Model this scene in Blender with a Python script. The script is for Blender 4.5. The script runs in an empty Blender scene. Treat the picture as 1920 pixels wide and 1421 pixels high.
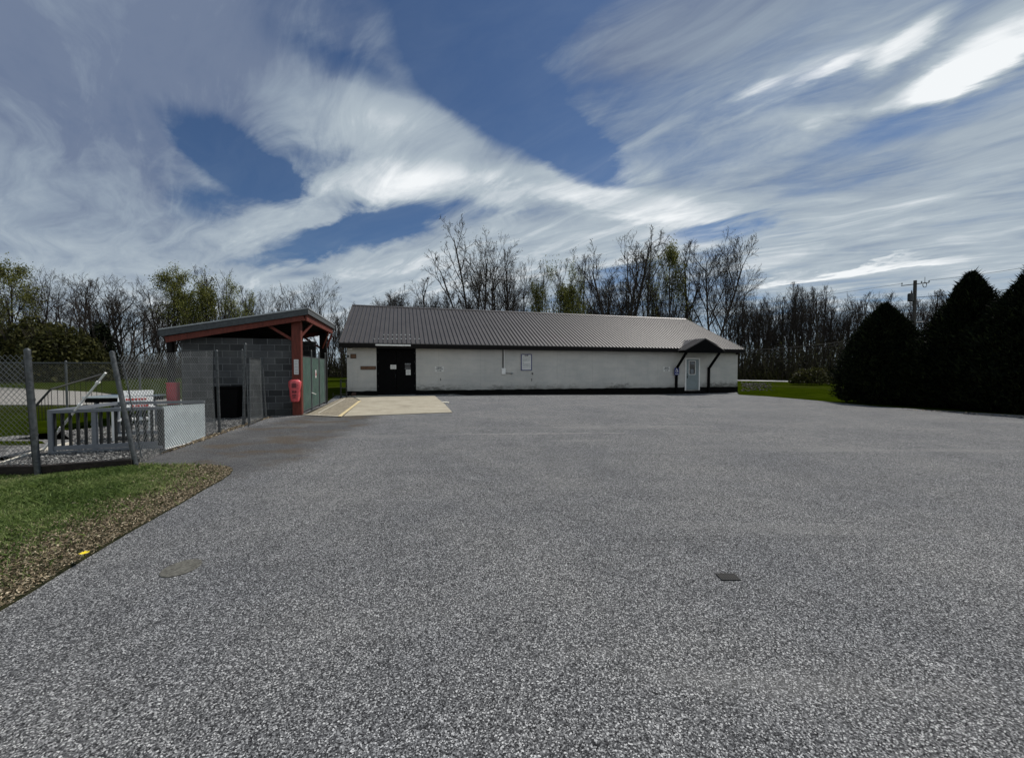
import bpy, bmesh, math, random
import numpy as np
from mathutils import Vector, Matrix
R = math.radians
C = bpy.context.scene.collection
scene = bpy.context.scene
RNG = np.random.default_rng(7)
random.seed(7)

# ------------------------------------------------------------------ camera
F_PX = 721.0; CX, CY = 960.0, 710.5; EYE = 1.5; PITCH = R(1.62)
cam = bpy.data.cameras.new('camera'); cam.sensor_width = 36; cam.lens = 36 * F_PX / 1920
cam.clip_start = 0.05; cam.clip_end = 3000
co = bpy.data.objects.new('camera', cam); C.objects.link(co)
co.location = (0, 0, EYE); co.rotation_euler = (R(90) - PITCH, 0, 0)
scene.camera = co
scene.view_settings.view_transform = 'Standard'; scene.view_settings.look = 'None'
scene.view_settings.exposure = 0.0; scene.view_settings.gamma = 1

# pixel of the photograph -> direction / real point (used to measure where things stand)
def ray(px, py):
    a = (px - CX) / F_PX; b = (CY - py) / F_PX
    return Vector((a, math.cos(PITCH) + b * math.sin(PITCH), -math.sin(PITCH) + b * math.cos(PITCH)))
def on_z(px, py, z=0.0):
    d = ray(px, py); t = (z - EYE) / d.z
    return Vector((d.x * t, d.y * t, z))
def at_y(px, py, Y):
    d = ray(px, py); t = Y / d.y
    return Vector((d.x * t, Y, EYE + d.z * t))

# ------------------------------------------------------------------ sun and sky
SUN_AZ, SUN_EL = R(47), R(51)          # azimuth clockwise from +Y
sd = Vector((math.sin(SUN_AZ) * math.cos(SUN_EL), math.cos(SUN_AZ) * math.cos(SUN_EL), math.sin(SUN_EL)))
sun = bpy.data.lights.new('sun', 'SUN'); sun.energy = 3.9; sun.angle = R(0.5); sun.color = (1.0, 0.955, 0.90)
so = bpy.data.objects.new('sun', sun); C.objects.link(so)
so.rotation_euler = sd.to_track_quat('Z', 'Y').to_euler()

world = bpy.data.worlds.new('World'); scene.world = world; world.use_nodes = True
def build_sky():
    nt = world.node_tree; N = nt.nodes; L = nt.links; N.clear()
    def nd(t, **k):
        n = N.new(t)
        for a, b in k.items(): setattr(n, a, b)
        return n
    def put(sock, v):
        if isinstance(v, bpy.types.NodeSocket): L.new(v, sock)
        elif v is not None: sock.default_value = v
    def mth(op, a, b=None, c=None, clamp=False):
        n = nd('ShaderNodeMath', operation=op, use_clamp=clamp)
        put(n.inputs[0], a); put(n.inputs[1], b); put(n.inputs[2], c)
        return n.outputs[0]
    def comb(x, y, z):
        n = nd('ShaderNodeCombineXYZ'); put(n.inputs[0], x); put(n.inputs[1], y); put(n.inputs[2], z); return n.outputs[0]
    def noise(vec, scale, detail=5, rough=0.55, dist=0.0):
        n = nd('ShaderNodeTexNoise'); put(n.inputs['Vector'], vec)
        n.inputs['Scale'].default_value = scale; n.inputs['Detail'].default_value = detail
        n.inputs['Roughness'].default_value = rough; n.inputs['Distortion'].default_value = dist
        return n.outputs['Fac']
    def ss(v, lo, hi):
        n = nd('ShaderNodeMapRange', interpolation_type='SMOOTHSTEP'); put(n.inputs[0], v)
        n.inputs[1].default_value = lo; n.inputs[2].default_value = hi
        return n.outputs[0]
    def mixc(f, a, b, bt='MIX'):
        n = nd('ShaderNodeMix', data_type='RGBA', blend_type=bt)
        put(n.inputs[0], f); put(n.inputs[6], a); put(n.inputs[7], b); return n.outputs[2]
    tc = nd('ShaderNodeTexCoord'); sp = nd('ShaderNodeSeparateXYZ'); L.new(tc.outputs['Generated'], sp.inputs[0])
    x, y, z = sp.outputs
    az = mth('ARCTAN2', x, y); el = mth('ARCSINE', z)
    zz = mth('ADD', mth('MAXIMUM', z, 0.0), 0.12)
    # cloud-deck plane coordinates, turned and stretched along the wind
    pu = mth('DIVIDE', x, zz); pv = mth('DIVIDE', y, zz)
    wa = R(-52)                        # wind azimuth
    al = mth('ADD', mth('MULTIPLY', pu, math.sin(wa)), mth('MULTIPLY', pv, math.cos(wa)))
    ac = mth('ADD', mth('MULTIPLY', pu, math.cos(wa)), mth('MULTIPLY', pv, -math.sin(wa)))
    deck = comb(mth('MULTIPLY', al, 0.50), ac, 0.0)
    deck2 = comb(mth('MULTIPLY', al, 0.75), ac, 3.1)
    n_streak = noise(deck, 2.9, 9, 0.60, 0.7)
    n_fine = noise(deck2, 5.0, 8, 0.62, 0.3)
    n_big = noise(deck2, 1.1, 3, 0.5)
    # az/el wobbled so shapes have feathery edges
    azw = mth('ADD', az, mth('MULTIPLY', mth('SUBTRACT', n_fine, 0.5), 0.13))
    elw = mth('ADD', el, mth('MULTIPLY', mth('SUBTRACT', n_streak, 0.5), 0.10))
    n_wisp = noise(comb(mth('MULTIPLY', al, 0.30), mth('MULTIPLY_ADD', n_big, 0.5, ac), 7.7), 6.5, 10, 0.62, 0.9)
    vec = comb(azw, elw, 0.0)
    def ae(px, py):
        d = ray(px, py); return math.atan2(d.x, d.y), math.atan2(d.z, math.hypot(d.x, d.y))
    def blob(px, py, rx, ry, rot=0.0, wob=True, src=None):
        """soft ellipse in azimuth/elevation round the direction given; rx, ry in photo px, rot in degrees (up to the right)"""
        a, e = ae(px, py)
        a2, e2 = ae(px + 20 * math.cos(R(rot)), py - 20 * math.sin(R(rot)))
        k = math.hypot(a2 - a, e2 - e) / 20
        a3, e3 = ae(px - 20 * math.sin(R(rot)), py - 20 * math.cos(R(rot)))
        k3 = math.hypot(a3 - a, e3 - e) / 20
        m = nd('ShaderNodeMapping', vector_type='TEXTURE')
        L.new(vec, m.inputs['Vector'])
        m.inputs['Location'].default_value = (a, e, 0)
        m.inputs['Rotation'].default_value = (0, 0, math.atan2(e2 - e, a2 - a))
        m.inputs['Scale'].default_value = (rx * k, ry * k3, 1)
        g = nd('ShaderNodeTexGradient', gradient_type='SPHERICAL'); L.new(m.outputs[0], g.inputs[0])
        return ss(g.outputs['Fac'], 0.0, 0.75)
    def add_all(base, items):
        s = base
        for w, b in items:
            s = mth('MULTIPLY_ADD', blob(*b), w, s)
        return s
    # coverage of thin cloud: streaky veil plus shapes, minus blue holes
    veil = mth('MULTIPLY_ADD', mth('SUBTRACT', n_streak, 0.36), 1.5, mth('MULTIPLY', mth('SUBTRACT', n_wisp, 0.46), 1.1))
    low = ss(el, 0.50, 0.02)
    base = mth('ADD', veil, mth('MULTIPLY', low, 0.50))
    cov = add_all(base, [(0.5, (1280, 60, 420, 100, 20)),
        (0.62, (1500, 280, 800, 330, 10)), (0.3, (1300, 60, 500, 160, 10)), (0.75, (60, 150, 800, 560, 20)), (0.35, (480, 60, 600, 240, 5)), (0.55, (120, 450, 520, 220, -8)),
        (0.85, (690, 235, 300, 105, -14)), (0.9, (830, 270, 320, 90, -16)),
        (1.0, (620, 375, 330, 62, 16)), (1.1, (900, 350, 380, 58, 0)), (1.1, (1160, 385, 290, 42, -5)),
        (1.0, (960, 470, 430, 110, 5)), (0.5, (520, 470, 300, 70, 10)), (0.7, (700, 560, 500, 90, 0)),
        (0.9, (1860, 90, 260, 80, 30)), (1.0, (1790, 145, 300, 55, 22)), (0.6, (1690, 85, 150, 40, 34)), (0.25, (1560, 132, 110, 24, 28)),
        (0.2, (1400, 170, 80, 20, 24)), (0.5, (1545, 218, 60, 24, 10)),
        (0.45, (1560, 515, 280, 12, 9)), (0.3, (1800, 330, 520, 90, 12)), (0.45, (1700, 480, 560, 110, 8)),
        (-1.5, (480, 330, 170, 62, -24)), (-1.1, (410, 270, 150, 60, -30)), (-0.6, (400, 395, 120, 50, 0)),
        (-1.5, (665, 440, 200, 52, 8)), (-0.8, (520, 490, 150, 26, 10)),
        (-1.1, (900, 150, 300, 110, -40)), (-0.9, (960, 40, 240, 130, 20)), (-1.2, (1090, 300, 150, 80, -35)), (-0.4, (640, 125, 190, 45, -22)), (-0.2, (1250, 240, 420, 160, 8)),
        (-0.9, (1330, 430, 170, 30, 10)), (-0.5, (1700, 240, 300, 40, 20)), (-0.25, (1700, 330, 400, 50, 12)),
    ])
    cov = mth('ADD', cov, mth('MULTIPLY', mth('SUBTRACT', n_fine, 0.5), 0.9))
    back = ss(mth('MULTIPLY', y, -1.0), -0.25, 0.6)          # unseen sky behind the camera: cloud added and brightened to light the shaded walls
    cov = mth('MULTIPLY_ADD', back, 0.9, cov)
    covf = mth('MAXIMUM', ss(cov, -0.22, 1.2), mth('MULTIPLY', n_wisp, 0.16))
    # how bright the cloud is (thin lit cloud against grey under-side)
    br = add_all(mth('ADD', mth('MULTIPLY', low, 0.38), 0.06), [
        (0.42, (740, 255, 330, 110, -12)), (0.5, (900, 350, 480, 70, 2)), (0.32, (1180, 385, 250, 45, -5)),
        (0.30, (620, 385, 280, 70, 15)), (0.36, (980, 470, 420, 120, 4)), (0.2, (560, 560, 560, 150, 0)),
        (0.75, (1850, 95, 260, 70, 30)), (0.6, (1790, 148, 270, 42, 22)), (0.5, (1690, 85, 150, 36, 34)), (0.3, (1500, 145, 230, 50, 24)), (0.30, (1555, 132, 110, 22, 28)), (0.2, (1410, 168, 80, 20, 24)), (0.45, (1560, 515, 240, 10, 9)),
        (0.34, (1500, 330, 800, 420, 5)), (0.15, (1545, 218, 60, 20, 14)),
        (-0.05, (250, 100, 800, 330, 0)),
    ])
    br = mth('ADD', br, mth('MULTIPLY', mth('SUBTRACT', n_streak, 0.5), 0.7))
    br = mth('ADD', br, mth('MULTIPLY', mth('SUBTRACT', n_wisp, 0.5), 0.8))
    br = mth('ADD', br, mth('MULTIPLY', mth('SUBTRACT', n_big, 0.5), 0.25))
    br = mth('MULTIPLY_ADD', back, 0.55, br)
    ramp = nd('ShaderNodeValToRGB'); put(ramp.inputs[0], br)
    cr = ramp.color_ramp
    # colours are ten times what they show, as the Nishita values are: Background strength is 0.1
    for i, (p, c) in enumerate([(0.0, (0.165, 0.212, 0.315)), (0.3, (0.285, 0.350, 0.435)), (0.6, (0.43, 0.50, 0.56)), (1.0, (0.90, 0.93, 0.95))]):
        e = cr.elements[i] if i < 2 else cr.elements.new(p)
        e.position = p; e.color = (*c, 1)
    cloud = mixc(1.0, ramp.outputs[0], (10, 10, 10, 1), 'MULTIPLY')
    sky = nd('ShaderNodeTexSky', sky_type='NISHITA'); sky.sun_disc = False
    sky.sun_elevation = SUN_EL; sky.sun_rotation = SUN_AZ; sky.altitude = 100; sky.air_density = 1.0; sky.dust_density = 0.4; sky.ozone_density = 2.0
    blue = mixc(1.0, sky.outputs[0], SKY_TINT, 'MULTIPLY')
    out = mixc(covf, blue, cloud)
    bg = nd('ShaderNodeBackground'); L.new(out, bg.inputs[0]); bg.inputs[1].default_value = 0.1
    wo = nd('ShaderNodeOutputWorld'); L.new(bg.outputs[0], wo.inputs[0])
SKY_TINT = (0.35, 0.46, 0.585, 1)
build_sky()

# ------------------------------------------------------------------ materials
MATS = {}
class NT:
    def __init__(s, name):
        s.m = bpy.data.materials.new(name); s.m.use_nodes = True
        s.nt = s.m.node_tree; s.b = s.nt.nodes['Principled BSDF']
        s.tc = s.nt.nodes.new('ShaderNodeTexCoord'); s.o = s.tc.outputs['Object']
        geo = s.nt.nodes.new('ShaderNodeNewGeometry'); s.geo = geo; s.pos = geo.outputs['Position']
    def nd(s, t, **k):
        n = s.nt.nodes.new(t)
        for a, b in k.items(): setattr(n, a, b)
        return n
    def put(s, sock, v):
        if isinstance(v, bpy.types.NodeSocket): s.nt.links.new(v, sock)
        elif v is not None: sock.default_value = v
    def mth(s, op, a, b=None, c=None, clamp=False):
        n = s.nd('ShaderNodeMath', operation=op, use_clamp=clamp)
        s.put(n.inputs[0], a); s.put(n.inputs[1], b); s.put(n.inputs[2], c); return n.outputs[0]
    def noise(s, scale, detail=4, rough=0.55, vec=None, dist=0):
        n = s.nd('ShaderNodeTexNoise'); s.put(n.inputs['Vector'], vec or s.pos)
        n.inputs['Scale'].default_value = scale; n.inputs['Detail'].default_value = detail
        n.inputs['Roughness'].default_value = rough; n.inputs['Distortion'].default_value = dist
        return n.outputs['Fac']
    def vor(s, scale, vec=None, feature='F1', out='Color'):
        n = s.nd('ShaderNodeTexVoronoi', feature=feature); s.put(n.inputs['Vector'], vec or s.pos)
        n.inputs['Scale'].default_value = scale; return n.outputs[out]
    def ss(s, v, lo, hi, a=0.0, b=1.0):
        n = s.nd('ShaderNodeMapRange', interpolation_type='SMOOTHSTEP'); s.put(n.inputs[0], v)
        n.inputs[1].default_value = lo; n.inputs[2].default_value = hi
        n.inputs[3].default_value = a; n.inputs[4].default_value = b; return n.outputs[0]
    def ramp(s, v, stops):
        n = s.nd('ShaderNodeValToRGB'); s.put(n.inputs[0], v)
        for i, (p, c) in enumerate(stops):
            e = n.color_ramp.elements[i] if i < 2 else n.color_ramp.elements.new(p)
            e.position = p; e.color = (*c, 1)
        return n.outputs[0]
    def mix(s, f, a, b, bt='MIX'):
        n = s.nd('ShaderNodeMix', data_type='RGBA', blend_type=bt)
        f = f if isinstance(f, (int, float, bpy.types.NodeSocket)) else 0.5
        if not isinstance(a, bpy.types.NodeSocket): a = (*a, 1) if len(a) == 3 else a
        if not isinstance(b, bpy.types.NodeSocket): b = (*b, 1) if len(b) == 3 else b
        s.put(n.inputs[0], f); s.put(n.inputs[6], a); s.put(n.inputs[7], b); return n.outputs[2]
    def sep(s, v):
        n = s.nd('ShaderNodeSeparateXYZ'); s.put(n.inputs[0], v); return n.outputs
    def vec(s, v, sc):
        n = s.nd('ShaderNodeVectorMath', operation='MULTIPLY'); s.put(n.inputs[0], v); n.inputs[1].default_value = sc; return n.outputs[0]
    def col(s, c): s.put(s.b.inputs['Base Color'], c if isinstance(c, bpy.types.NodeSocket) else (*c, 1)); return s
    def set(s, rough=None, metal=None, spec=None, alpha=None):
        if rough is not None: s.put(s.b.inputs['Roughness'], rough)
        if metal is not None: s.put(s.b.inputs['Metallic'], metal)
        if spec is not None: s.put(s.b.inputs['Specular IOR Level'], spec)
        return s
    def bump(s, h, dist=0.01, strength=1.0):
        n = s.nd('ShaderNodeBump'); s.put(n.inputs['Height'], h); n.inputs['Distance'].default_value = dist
        n.inputs['Strength'].default_value = strength; s.nt.links.new(n.outputs[0], s.b.inputs['Normal']); return s
def simple(name, c, rough=0.6, metal=0.0, var=0.25, scale=6.0, spec=0.5, bump=0.0):
    """a colour with gentle blotches"""
    t = NT(name); f = t.noise(scale, 5, 0.6, t.o)
    lo = tuple(v * (1 - var) for v in c); hi = tuple(min(1, v * (1 + var)) for v in c)
    t.col(t.ramp(f, [(0.3, lo), (0.7, hi)])).set(rough, metal, spec)
    if bump: t.bump(t.noise(scale * 8, 3, 0.6, t.o), bump)
    MATS[name] = t.m; return t.m
def island_mat(name, stops, rough=0.7, spec=0.3, trans=0.0, nscale=None):
    """each little piece of the mesh takes its own tint"""
    t = NT(name); r = t.geo.outputs['Random Per Island']
    if nscale: r = t.mth('ADD', t.mth('MULTIPLY', r, 0.65), t.mth('MULTIPLY', t.ss(t.noise(nscale, 3), 0.35, 0.65), 0.35))
    c = t.ramp(r, stops); t.col(c).set(rough, 0, spec)
    if trans:
        tr = t.nd('ShaderNodeBsdfTranslucent'); t.nt.links.new(c, tr.inputs[0])
        mx = t.nd('ShaderNodeMixShader'); mx.inputs[0].default_value = trans
        t.nt.links.new(t.b.outputs[0], mx.inputs[1]); t.nt.links.new(tr.outputs[0], mx.inputs[2])
        t.nt.links.new(mx.outputs[0], t.nt.nodes['Material Output'].inputs[0])
    MATS[name] = t.m; return t.m

def make_materials():
    # coarse open-graded asphalt
    t = NT('asphalt')
    wv = t.nd('ShaderNodeVectorMath', operation='ADD'); t.put(wv.inputs[0], t.pos); jn = t.nd('ShaderNodeTexNoise'); t.put(jn.inputs['Vector'], t.pos); jn.inputs['Scale'].default_value = 160
    t.put(wv.inputs[1], t.vec(jn.outputs['Color'], (0.006, 0.006, 0.0)))
    v = t.sep(t.vor(178, wv.outputs[0]))[0]; fine = t.noise(230, 2, 0.6)
    st = t.mth('ADD', t.mth('MULTIPLY', v, 0.82), t.mth('MULTIPLY', fine, 0.18))
    c = t.ramp(st, [(0.12, (0.013, 0.013, 0.014)), (0.38, (0.068, 0.069, 0.072)), (0.62, (0.148, 0.150, 0.153)), (0.80, (0.30, 0.302, 0.303)), (0.94, (0.72, 0.72, 0.71))])
    patch = t.ramp(t.noise(0.55, 5, 0.6), [(0.3, (0.80, 0.81, 0.83)), (0.7, (1.12, 1.11, 1.08))])
    c = t.mix(1.0, c, patch, 'MULTIPLY')
    blot = t.ramp(t.noise(2.6, 4, 0.7), [(0.28, (0.86, 0.86, 0.86)), (0.6, (1.04, 1.04, 1.04))])
    c = t.mix(1.0, c, blot, 'MULTIPLY')
    # paler worn bands across the lot, as tyres leave them
    xyz = t.sep(t.pos)
    band = t.noise(0.5, 4, 0.6, t.vec(t.pos, (0.25, 1.6, 1)))
    c = t.mix(t.mth('MULTIPLY', t.ss(band, 0.54, 0.72), 0.38), c, (0.27, 0.265, 0.25))
    skid = t.noise(0.9, 3, 0.5, t.vec(t.pos, (0.18, 2.6, 1)))
    c = t.mix(t.mth('MULTIPLY', t.ss(skid, 0.63, 0.74), 0.25), c, (0.05, 0.05, 0.052))
    oil = t.noise(0.75, 2, 0.4)
    c = t.mix(t.mth('MULTIPLY', t.ss(oil, 0.66, 0.78), 0.2), c, (0.06, 0.058, 0.054))
    # hairline cracks, only here and there
    cv = t.nd('ShaderNodeVectorMath', operation='ADD'); t.put(cv.inputs[0], t.pos); cn = t.nd('ShaderNodeTexNoise'); t.put(cn.inputs['Vector'], t.pos); cn.inputs['Scale'].default_value = 2.2; cn.inputs['Detail'].default_value = 6
    t.put(cv.inputs[1], t.vec(cn.outputs['Color'], (0.9, 0.9, 0.0)))
    cd = t.vor(0.17, cv.outputs[0], 'DISTANCE_TO_EDGE', 'Distance')
    ck = t.mth('MULTIPLY', t.ss(cd, 0.0022, 0.0006), t.ss(t.noise(0.35, 2), 0.50, 0.58))
    c = t.mix(t.mth('MULTIPLY', ck, 0.35), c, (0.03, 0.03, 0.03))
    # older, smoother asphalt beside the shelter, brown with rust and soil
    cvx = t.nd('ShaderNodeVectorMath', operation='DOT_PRODUCT'); t.put(cvx.inputs[0], t.pos); cvx.inputs[1].default_value = (-0.04, 1.0, 0)
    tt = t.mth('DIVIDE', t.mth('SUBTRACT', cvx.outputs['Value'], 6.3), 5.2, clamp=True)
    axx = t.mth('MULTIPLY_ADD', tt, -0.6, -4.85); ayy = t.mth('MULTIPLY_ADD', tt, 5.2, 6.25)
    dx = t.mth('SUBTRACT', xyz[0], axx); dy = t.mth('SUBTRACT', xyz[1], ayy)
    dist = t.mth('SQRT', t.mth('ADD', t.mth('MULTIPLY', dx, dx), t.mth('MULTIPLY', dy, dy)))
    dist = t.mth('ADD', dist, t.mth('MULTIPLY', t.mth('SUBTRACT', t.noise(0.9, 6, 0.65), 0.5), 1.5))
    am = t.ss(dist, 1.75, 0.95)
    old = t.ramp(v, [(0.1, (0.035, 0.035, 0.037)), (0.7, (0.085, 0.085, 0.086)), (1.0, (0.16, 0.16, 0.155))])
    old = t.mix(t.mth('MULTIPLY', t.ss(t.noise(0.8, 5, 0.65), 0.45, 0.64), 0.5), old, (0.15, 0.147, 0.14))
    old = t.mix(t.mth('MULTIPLY', t.ss(t.noise(1.1, 5, 0.6, t.vec(t.pos, (0.7, 1.5, 1))), 0.48, 0.62), 0.7), old, (0.085, 0.060, 0.034))
    c = t.mix(t.mth('MULTIPLY', am, 0.85), c, old)
    # the ghost of a painted line
    ln = t.mth('ABSOLUTE', t.mth('SUBTRACT', t.mth('MULTIPLY_ADD', xyz[0], -0.05, xyz[1]), 8.75))
    lm = t.mth('MULTIPLY', t.ss(ln, 0.06, 0.02), t.mth('MULTIPLY', t.ss(xyz[0], -1.6, -0.6), t.ss(xyz[0], 3.2, 2.2)))
    c = t.mix(t.mth('MULTIPLY', lm, t.ss(t.noise(3, 4, 0.7), 0.4, 0.6, 0.1, 0.6)), c, (0.36, 0.35, 0.33))
    t.col(c).set(0.9, 0, 0.15)
    t.bump(t.mth('ADD', v, t.mth('MULTIPLY', fine, 0.5)), 0.0045, 1.0); MATS['asphalt'] = t.m
    # older smooth apron with rusty stains
    t = NT('apron_asphalt')
    v = t.sep(t.vor(130))[0]
    c = t.ramp(v, [(0.1, (0.03, 0.03, 0.032)), (0.7, (0.085, 0.085, 0.086)), (1.0, (0.16, 0.16, 0.155))])
    c = t.mix(t.mth('MULTIPLY', t.ss(t.noise(0.8, 5, 0.65), 0.45, 0.64), 0.5), c, (0.15, 0.147, 0.14))
    c = t.mix(t.mth('MULTIPLY', t.ss(t.noise(1.1, 5, 0.6, t.vec(t.pos, (0.7, 1.5, 1))), 0.50, 0.64), 0.75), c, (0.085, 0.060, 0.034))
    t.col(c).set(0.8, 0, 0.3).bump(v, 0.002); MATS['apron_asphalt'] = t.m
    t = NT('grass_field')
    n1 = t.noise(0.12, 5, 0.6); n2 = t.noise(1.7, 6, 0.7, t.vec(t.pos, (0.5, 1.4, 1))); n3 = t.noise(28, 3, 0.7)
    c = t.ramp(n2, [(0.3, (0.010, 0.017, 0.0006)), (0.55, (0.026, 0.040, 0.0015)), (0.75, (0.055, 0.070, 0.006))])
    c = t.mix(t.mth('MULTIPLY', t.ss(n1, 0.45, 0.7), 0.3), c, (0.055, 0.052, 0.020))
    c = t.mix(1.0, c, t.ramp(n3, [(0.3, (0.55, 0.55, 0.55)), (0.7, (1.35, 1.35, 1.3))]), 'MULTIPLY')
    t.col(c).set(1.0, 0, 0.0).bump(t.mth('ADD', n3, n2), 0.05, 1.0); MATS['grass_field'] = t.m
    t = NT('lawn_soil')
    c = t.ramp(t.noise(14, 5, 0.7), [(0.3, (0.012, 0.016, 0.006)), (0.6, (0.035, 0.035, 0.016)), (0.8, (0.06, 0.045, 0.026))])
    t.col(c).set(0.95, 0, 0.1).bump(t.noise(60, 3), 0.02); MATS['lawn_soil'] = t.m
    t = NT('gravel_bed')
    v = t.vor(38); r = t.sep(v)[0]
    c = t.ramp(r, [(0.0, (0.06, 0.06, 0.06)), (0.6, (0.18, 0.175, 0.165)), (1.0, (0.36, 0.35, 0.33))])
    t.col(c).set(0.9, 0, 0.2).bump(t.vor(38, out='Distance'), 0.02); MATS['gravel_bed'] = t.m
    t = NT('gravel_drive')
    c = t.ramp(t.noise(5, 6, 0.75), [(0.3, (0.15, 0.14, 0.125)), (0.7, (0.42, 0.40, 0.36))])
    c = t.mix(t.ss(t.sep(t.pos)[1], 23, 30), c, t.mix(0.5, c, (0.10, 0.105, 0.085)))
    t.col(c).set(0.95, 0, 0.1).bump(t.noise(18, 3), 0.03); MATS['gravel_drive'] = t.m
    t = NT('concrete')
    c = t.ramp(t.noise(1.6, 6, 0.7), [(0.3, (0.34, 0.30, 0.225)), (0.7, (0.47, 0.43, 0.335))])
    c = t.mix(1.0, c, t.ramp(t.noise(45, 3, 0.7), [(0.3, (0.75,) * 3), (0.7, (1.15,) * 3)]), 'MULTIPLY')
    st_ = t.noise(0.9, 5, 0.7); c = t.mix(t.mth('MULTIPLY', t.ss(st_, 0.52, 0.68), 0.4), c, (0.17, 0.15, 0.11))
    xz = t.sep(t.pos); jl = t.mth('ABSOLUTE', t.mth('SUBTRACT', t.mth('MULTIPLY_ADD', xz[0], -0.287, xz[1]), 18.35)); c = t.mix(t.ss(jl, 0.03, 0.012, 0, 0.7), c, (0.10, 0.09, 0.07))
    t.col(c).set(0.9, 0, 0.2).bump(t.noise(60, 3), 0.004); MATS['concrete'] = t.m
    t = NT('ramp_aggregate')
    c = t.ramp(t.sep(t.vor(60))[0], [(0.0, (0.10, 0.085, 0.06)), (0.6, (0.30, 0.26, 0.19)), (1.0, (0.48, 0.43, 0.33))])
    c = t.mix(1.0, c, t.ramp(t.noise(2.5, 5, 0.7), [(0.3, (0.75,) * 3), (0.7, (1.1,) * 3)]), 'MULTIPLY')
    t.col(c).set(0.9, 0, 0.2).bump(t.noise(90, 3), 0.006); MATS['ramp_aggregate'] = t.m
    t = NT('painted_wall')       # dirty off-white painted block; object space: x along the wall, z up
    xyz = t.sep(t.o)
    c = t.ramp(t.noise(0.7, 5, 0.6, t.o), [(0.3, (0.43, 0.425, 0.405)), (0.7, (0.52, 0.51, 0.48))])
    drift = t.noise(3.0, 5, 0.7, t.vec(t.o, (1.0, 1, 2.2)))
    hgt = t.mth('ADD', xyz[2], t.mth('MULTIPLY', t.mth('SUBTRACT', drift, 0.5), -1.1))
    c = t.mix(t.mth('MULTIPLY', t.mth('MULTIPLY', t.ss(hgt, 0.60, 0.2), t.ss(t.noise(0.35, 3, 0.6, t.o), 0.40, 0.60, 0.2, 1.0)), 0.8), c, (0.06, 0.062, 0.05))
    runs = t.noise(2.0, 5, 0.7, t.vec(t.o, (3.0, 1, 0.25)))
    c = t.mix(t.mth('MULTIPLY', t.ss(runs, 0.52, 0.74), 0.2), c, (0.24, 0.235, 0.21))
    pat = t.noise(1.4, 6, 0.65, t.vec(t.o, (0.6, 1, 1.6)))
    c = t.mix(1.0, c, t.ramp(pat, [(0.35, (0.90, 0.91, 0.92)), (0.62, (1.03, 1.02, 1.01))]), 'MULTIPLY')
    spot = t.noise(6, 3, 0.6, t.o); c = t.mix(t.mth('MULTIPLY', t.ss(spot, 0.70, 0.76), 0.5), c, (0.08, 0.08, 0.07))
    # block joints ghosting through the paint
    bz = t.mth('ABSOLUTE', t.mth('SUBTRACT', t.mth('FRACT', t.mth('MULTIPLY', xyz[2], 5.0)), 0.5))
    joint = t.ss(bz, 0.46, 0.5)
    c = t.mix(t.mth('MULTIPLY', joint, t.ss(t.noise(0.9, 3, 0.6, t.o), 0.45, 0.7, 0.0, 0.3)), c, (0.16, 0.16, 0.15))
    sx = t.mth('ABSOLUTE', t.mth('SUBTRACT', t.mth('FRACT', t.mth('MULTIPLY', xyz[0], 0.41)), 0.5))
    c = t.mix(t.ss(sx, 0.496, 0.4995, 0.0, 0.4), c, (0.12, 0.12, 0.11))
    t.col(c).set(0.75, 0, 0.3).bump(t.mth('SUBTRACT', t.noise(7, 4, 0.6, t.o), t.mth('MULTIPLY', joint, 0.5)), 0.006); MATS['painted_wall'] = t.m
    # grey concrete block; object space x along wall
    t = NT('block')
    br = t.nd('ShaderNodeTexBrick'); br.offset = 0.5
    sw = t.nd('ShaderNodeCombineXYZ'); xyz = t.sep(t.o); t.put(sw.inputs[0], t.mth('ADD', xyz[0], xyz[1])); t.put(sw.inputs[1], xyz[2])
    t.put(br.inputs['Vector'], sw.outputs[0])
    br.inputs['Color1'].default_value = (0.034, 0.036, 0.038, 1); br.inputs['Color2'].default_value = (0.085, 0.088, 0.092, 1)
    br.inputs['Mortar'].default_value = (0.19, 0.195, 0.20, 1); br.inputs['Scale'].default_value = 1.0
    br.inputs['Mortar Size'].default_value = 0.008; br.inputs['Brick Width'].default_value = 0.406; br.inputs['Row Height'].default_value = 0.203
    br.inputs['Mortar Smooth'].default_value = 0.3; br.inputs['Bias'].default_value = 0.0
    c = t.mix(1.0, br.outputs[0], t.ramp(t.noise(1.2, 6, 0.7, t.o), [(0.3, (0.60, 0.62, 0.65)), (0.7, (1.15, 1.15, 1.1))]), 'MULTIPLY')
    low_dark = t.mth('ADD', xyz[2], t.mth('MULTIPLY', t.noise(2.2, 4, 0.6, t.o), 0.7))
    c = t.mix(t.ss(low_dark, 0.75, 0.3, 0.0, 0.75), c, (0.03, 0.032, 0.03))  # blocks get darker towards the bottom, with a ragged edge
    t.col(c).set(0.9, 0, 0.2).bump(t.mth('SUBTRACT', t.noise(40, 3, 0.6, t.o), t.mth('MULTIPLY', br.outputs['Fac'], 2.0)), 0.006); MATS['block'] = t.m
    # brown ribbed steel
    t = NT('roof_metal')
    c = t.ramp(t.noise(1.1, 5, 0.6, t.o), [(0.3, (0.056, 0.051, 0.048)), (0.7, (0.075, 0.068, 0.064))])
    c = t.mix(t.ss(t.noise(4, 4, 0.7, t.vec(t.o, (2.5, 0.4, 1))), 0.55, 0.75, 0, 0.3), c, (0.13, 0.12, 0.115))
    t.col(c).set(0.52, 0.15, 0.5).bump(t.noise(1.5, 2, 0.5, t.o), 0.004); MATS['roof_metal'] = t.m
    t = NT('galvanised')
    c = t.ramp(t.sep(t.vor(30, t.o))[0], [(0, (0.045, 0.050, 0.052)), (1, (0.095, 0.102, 0.104))])
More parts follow.
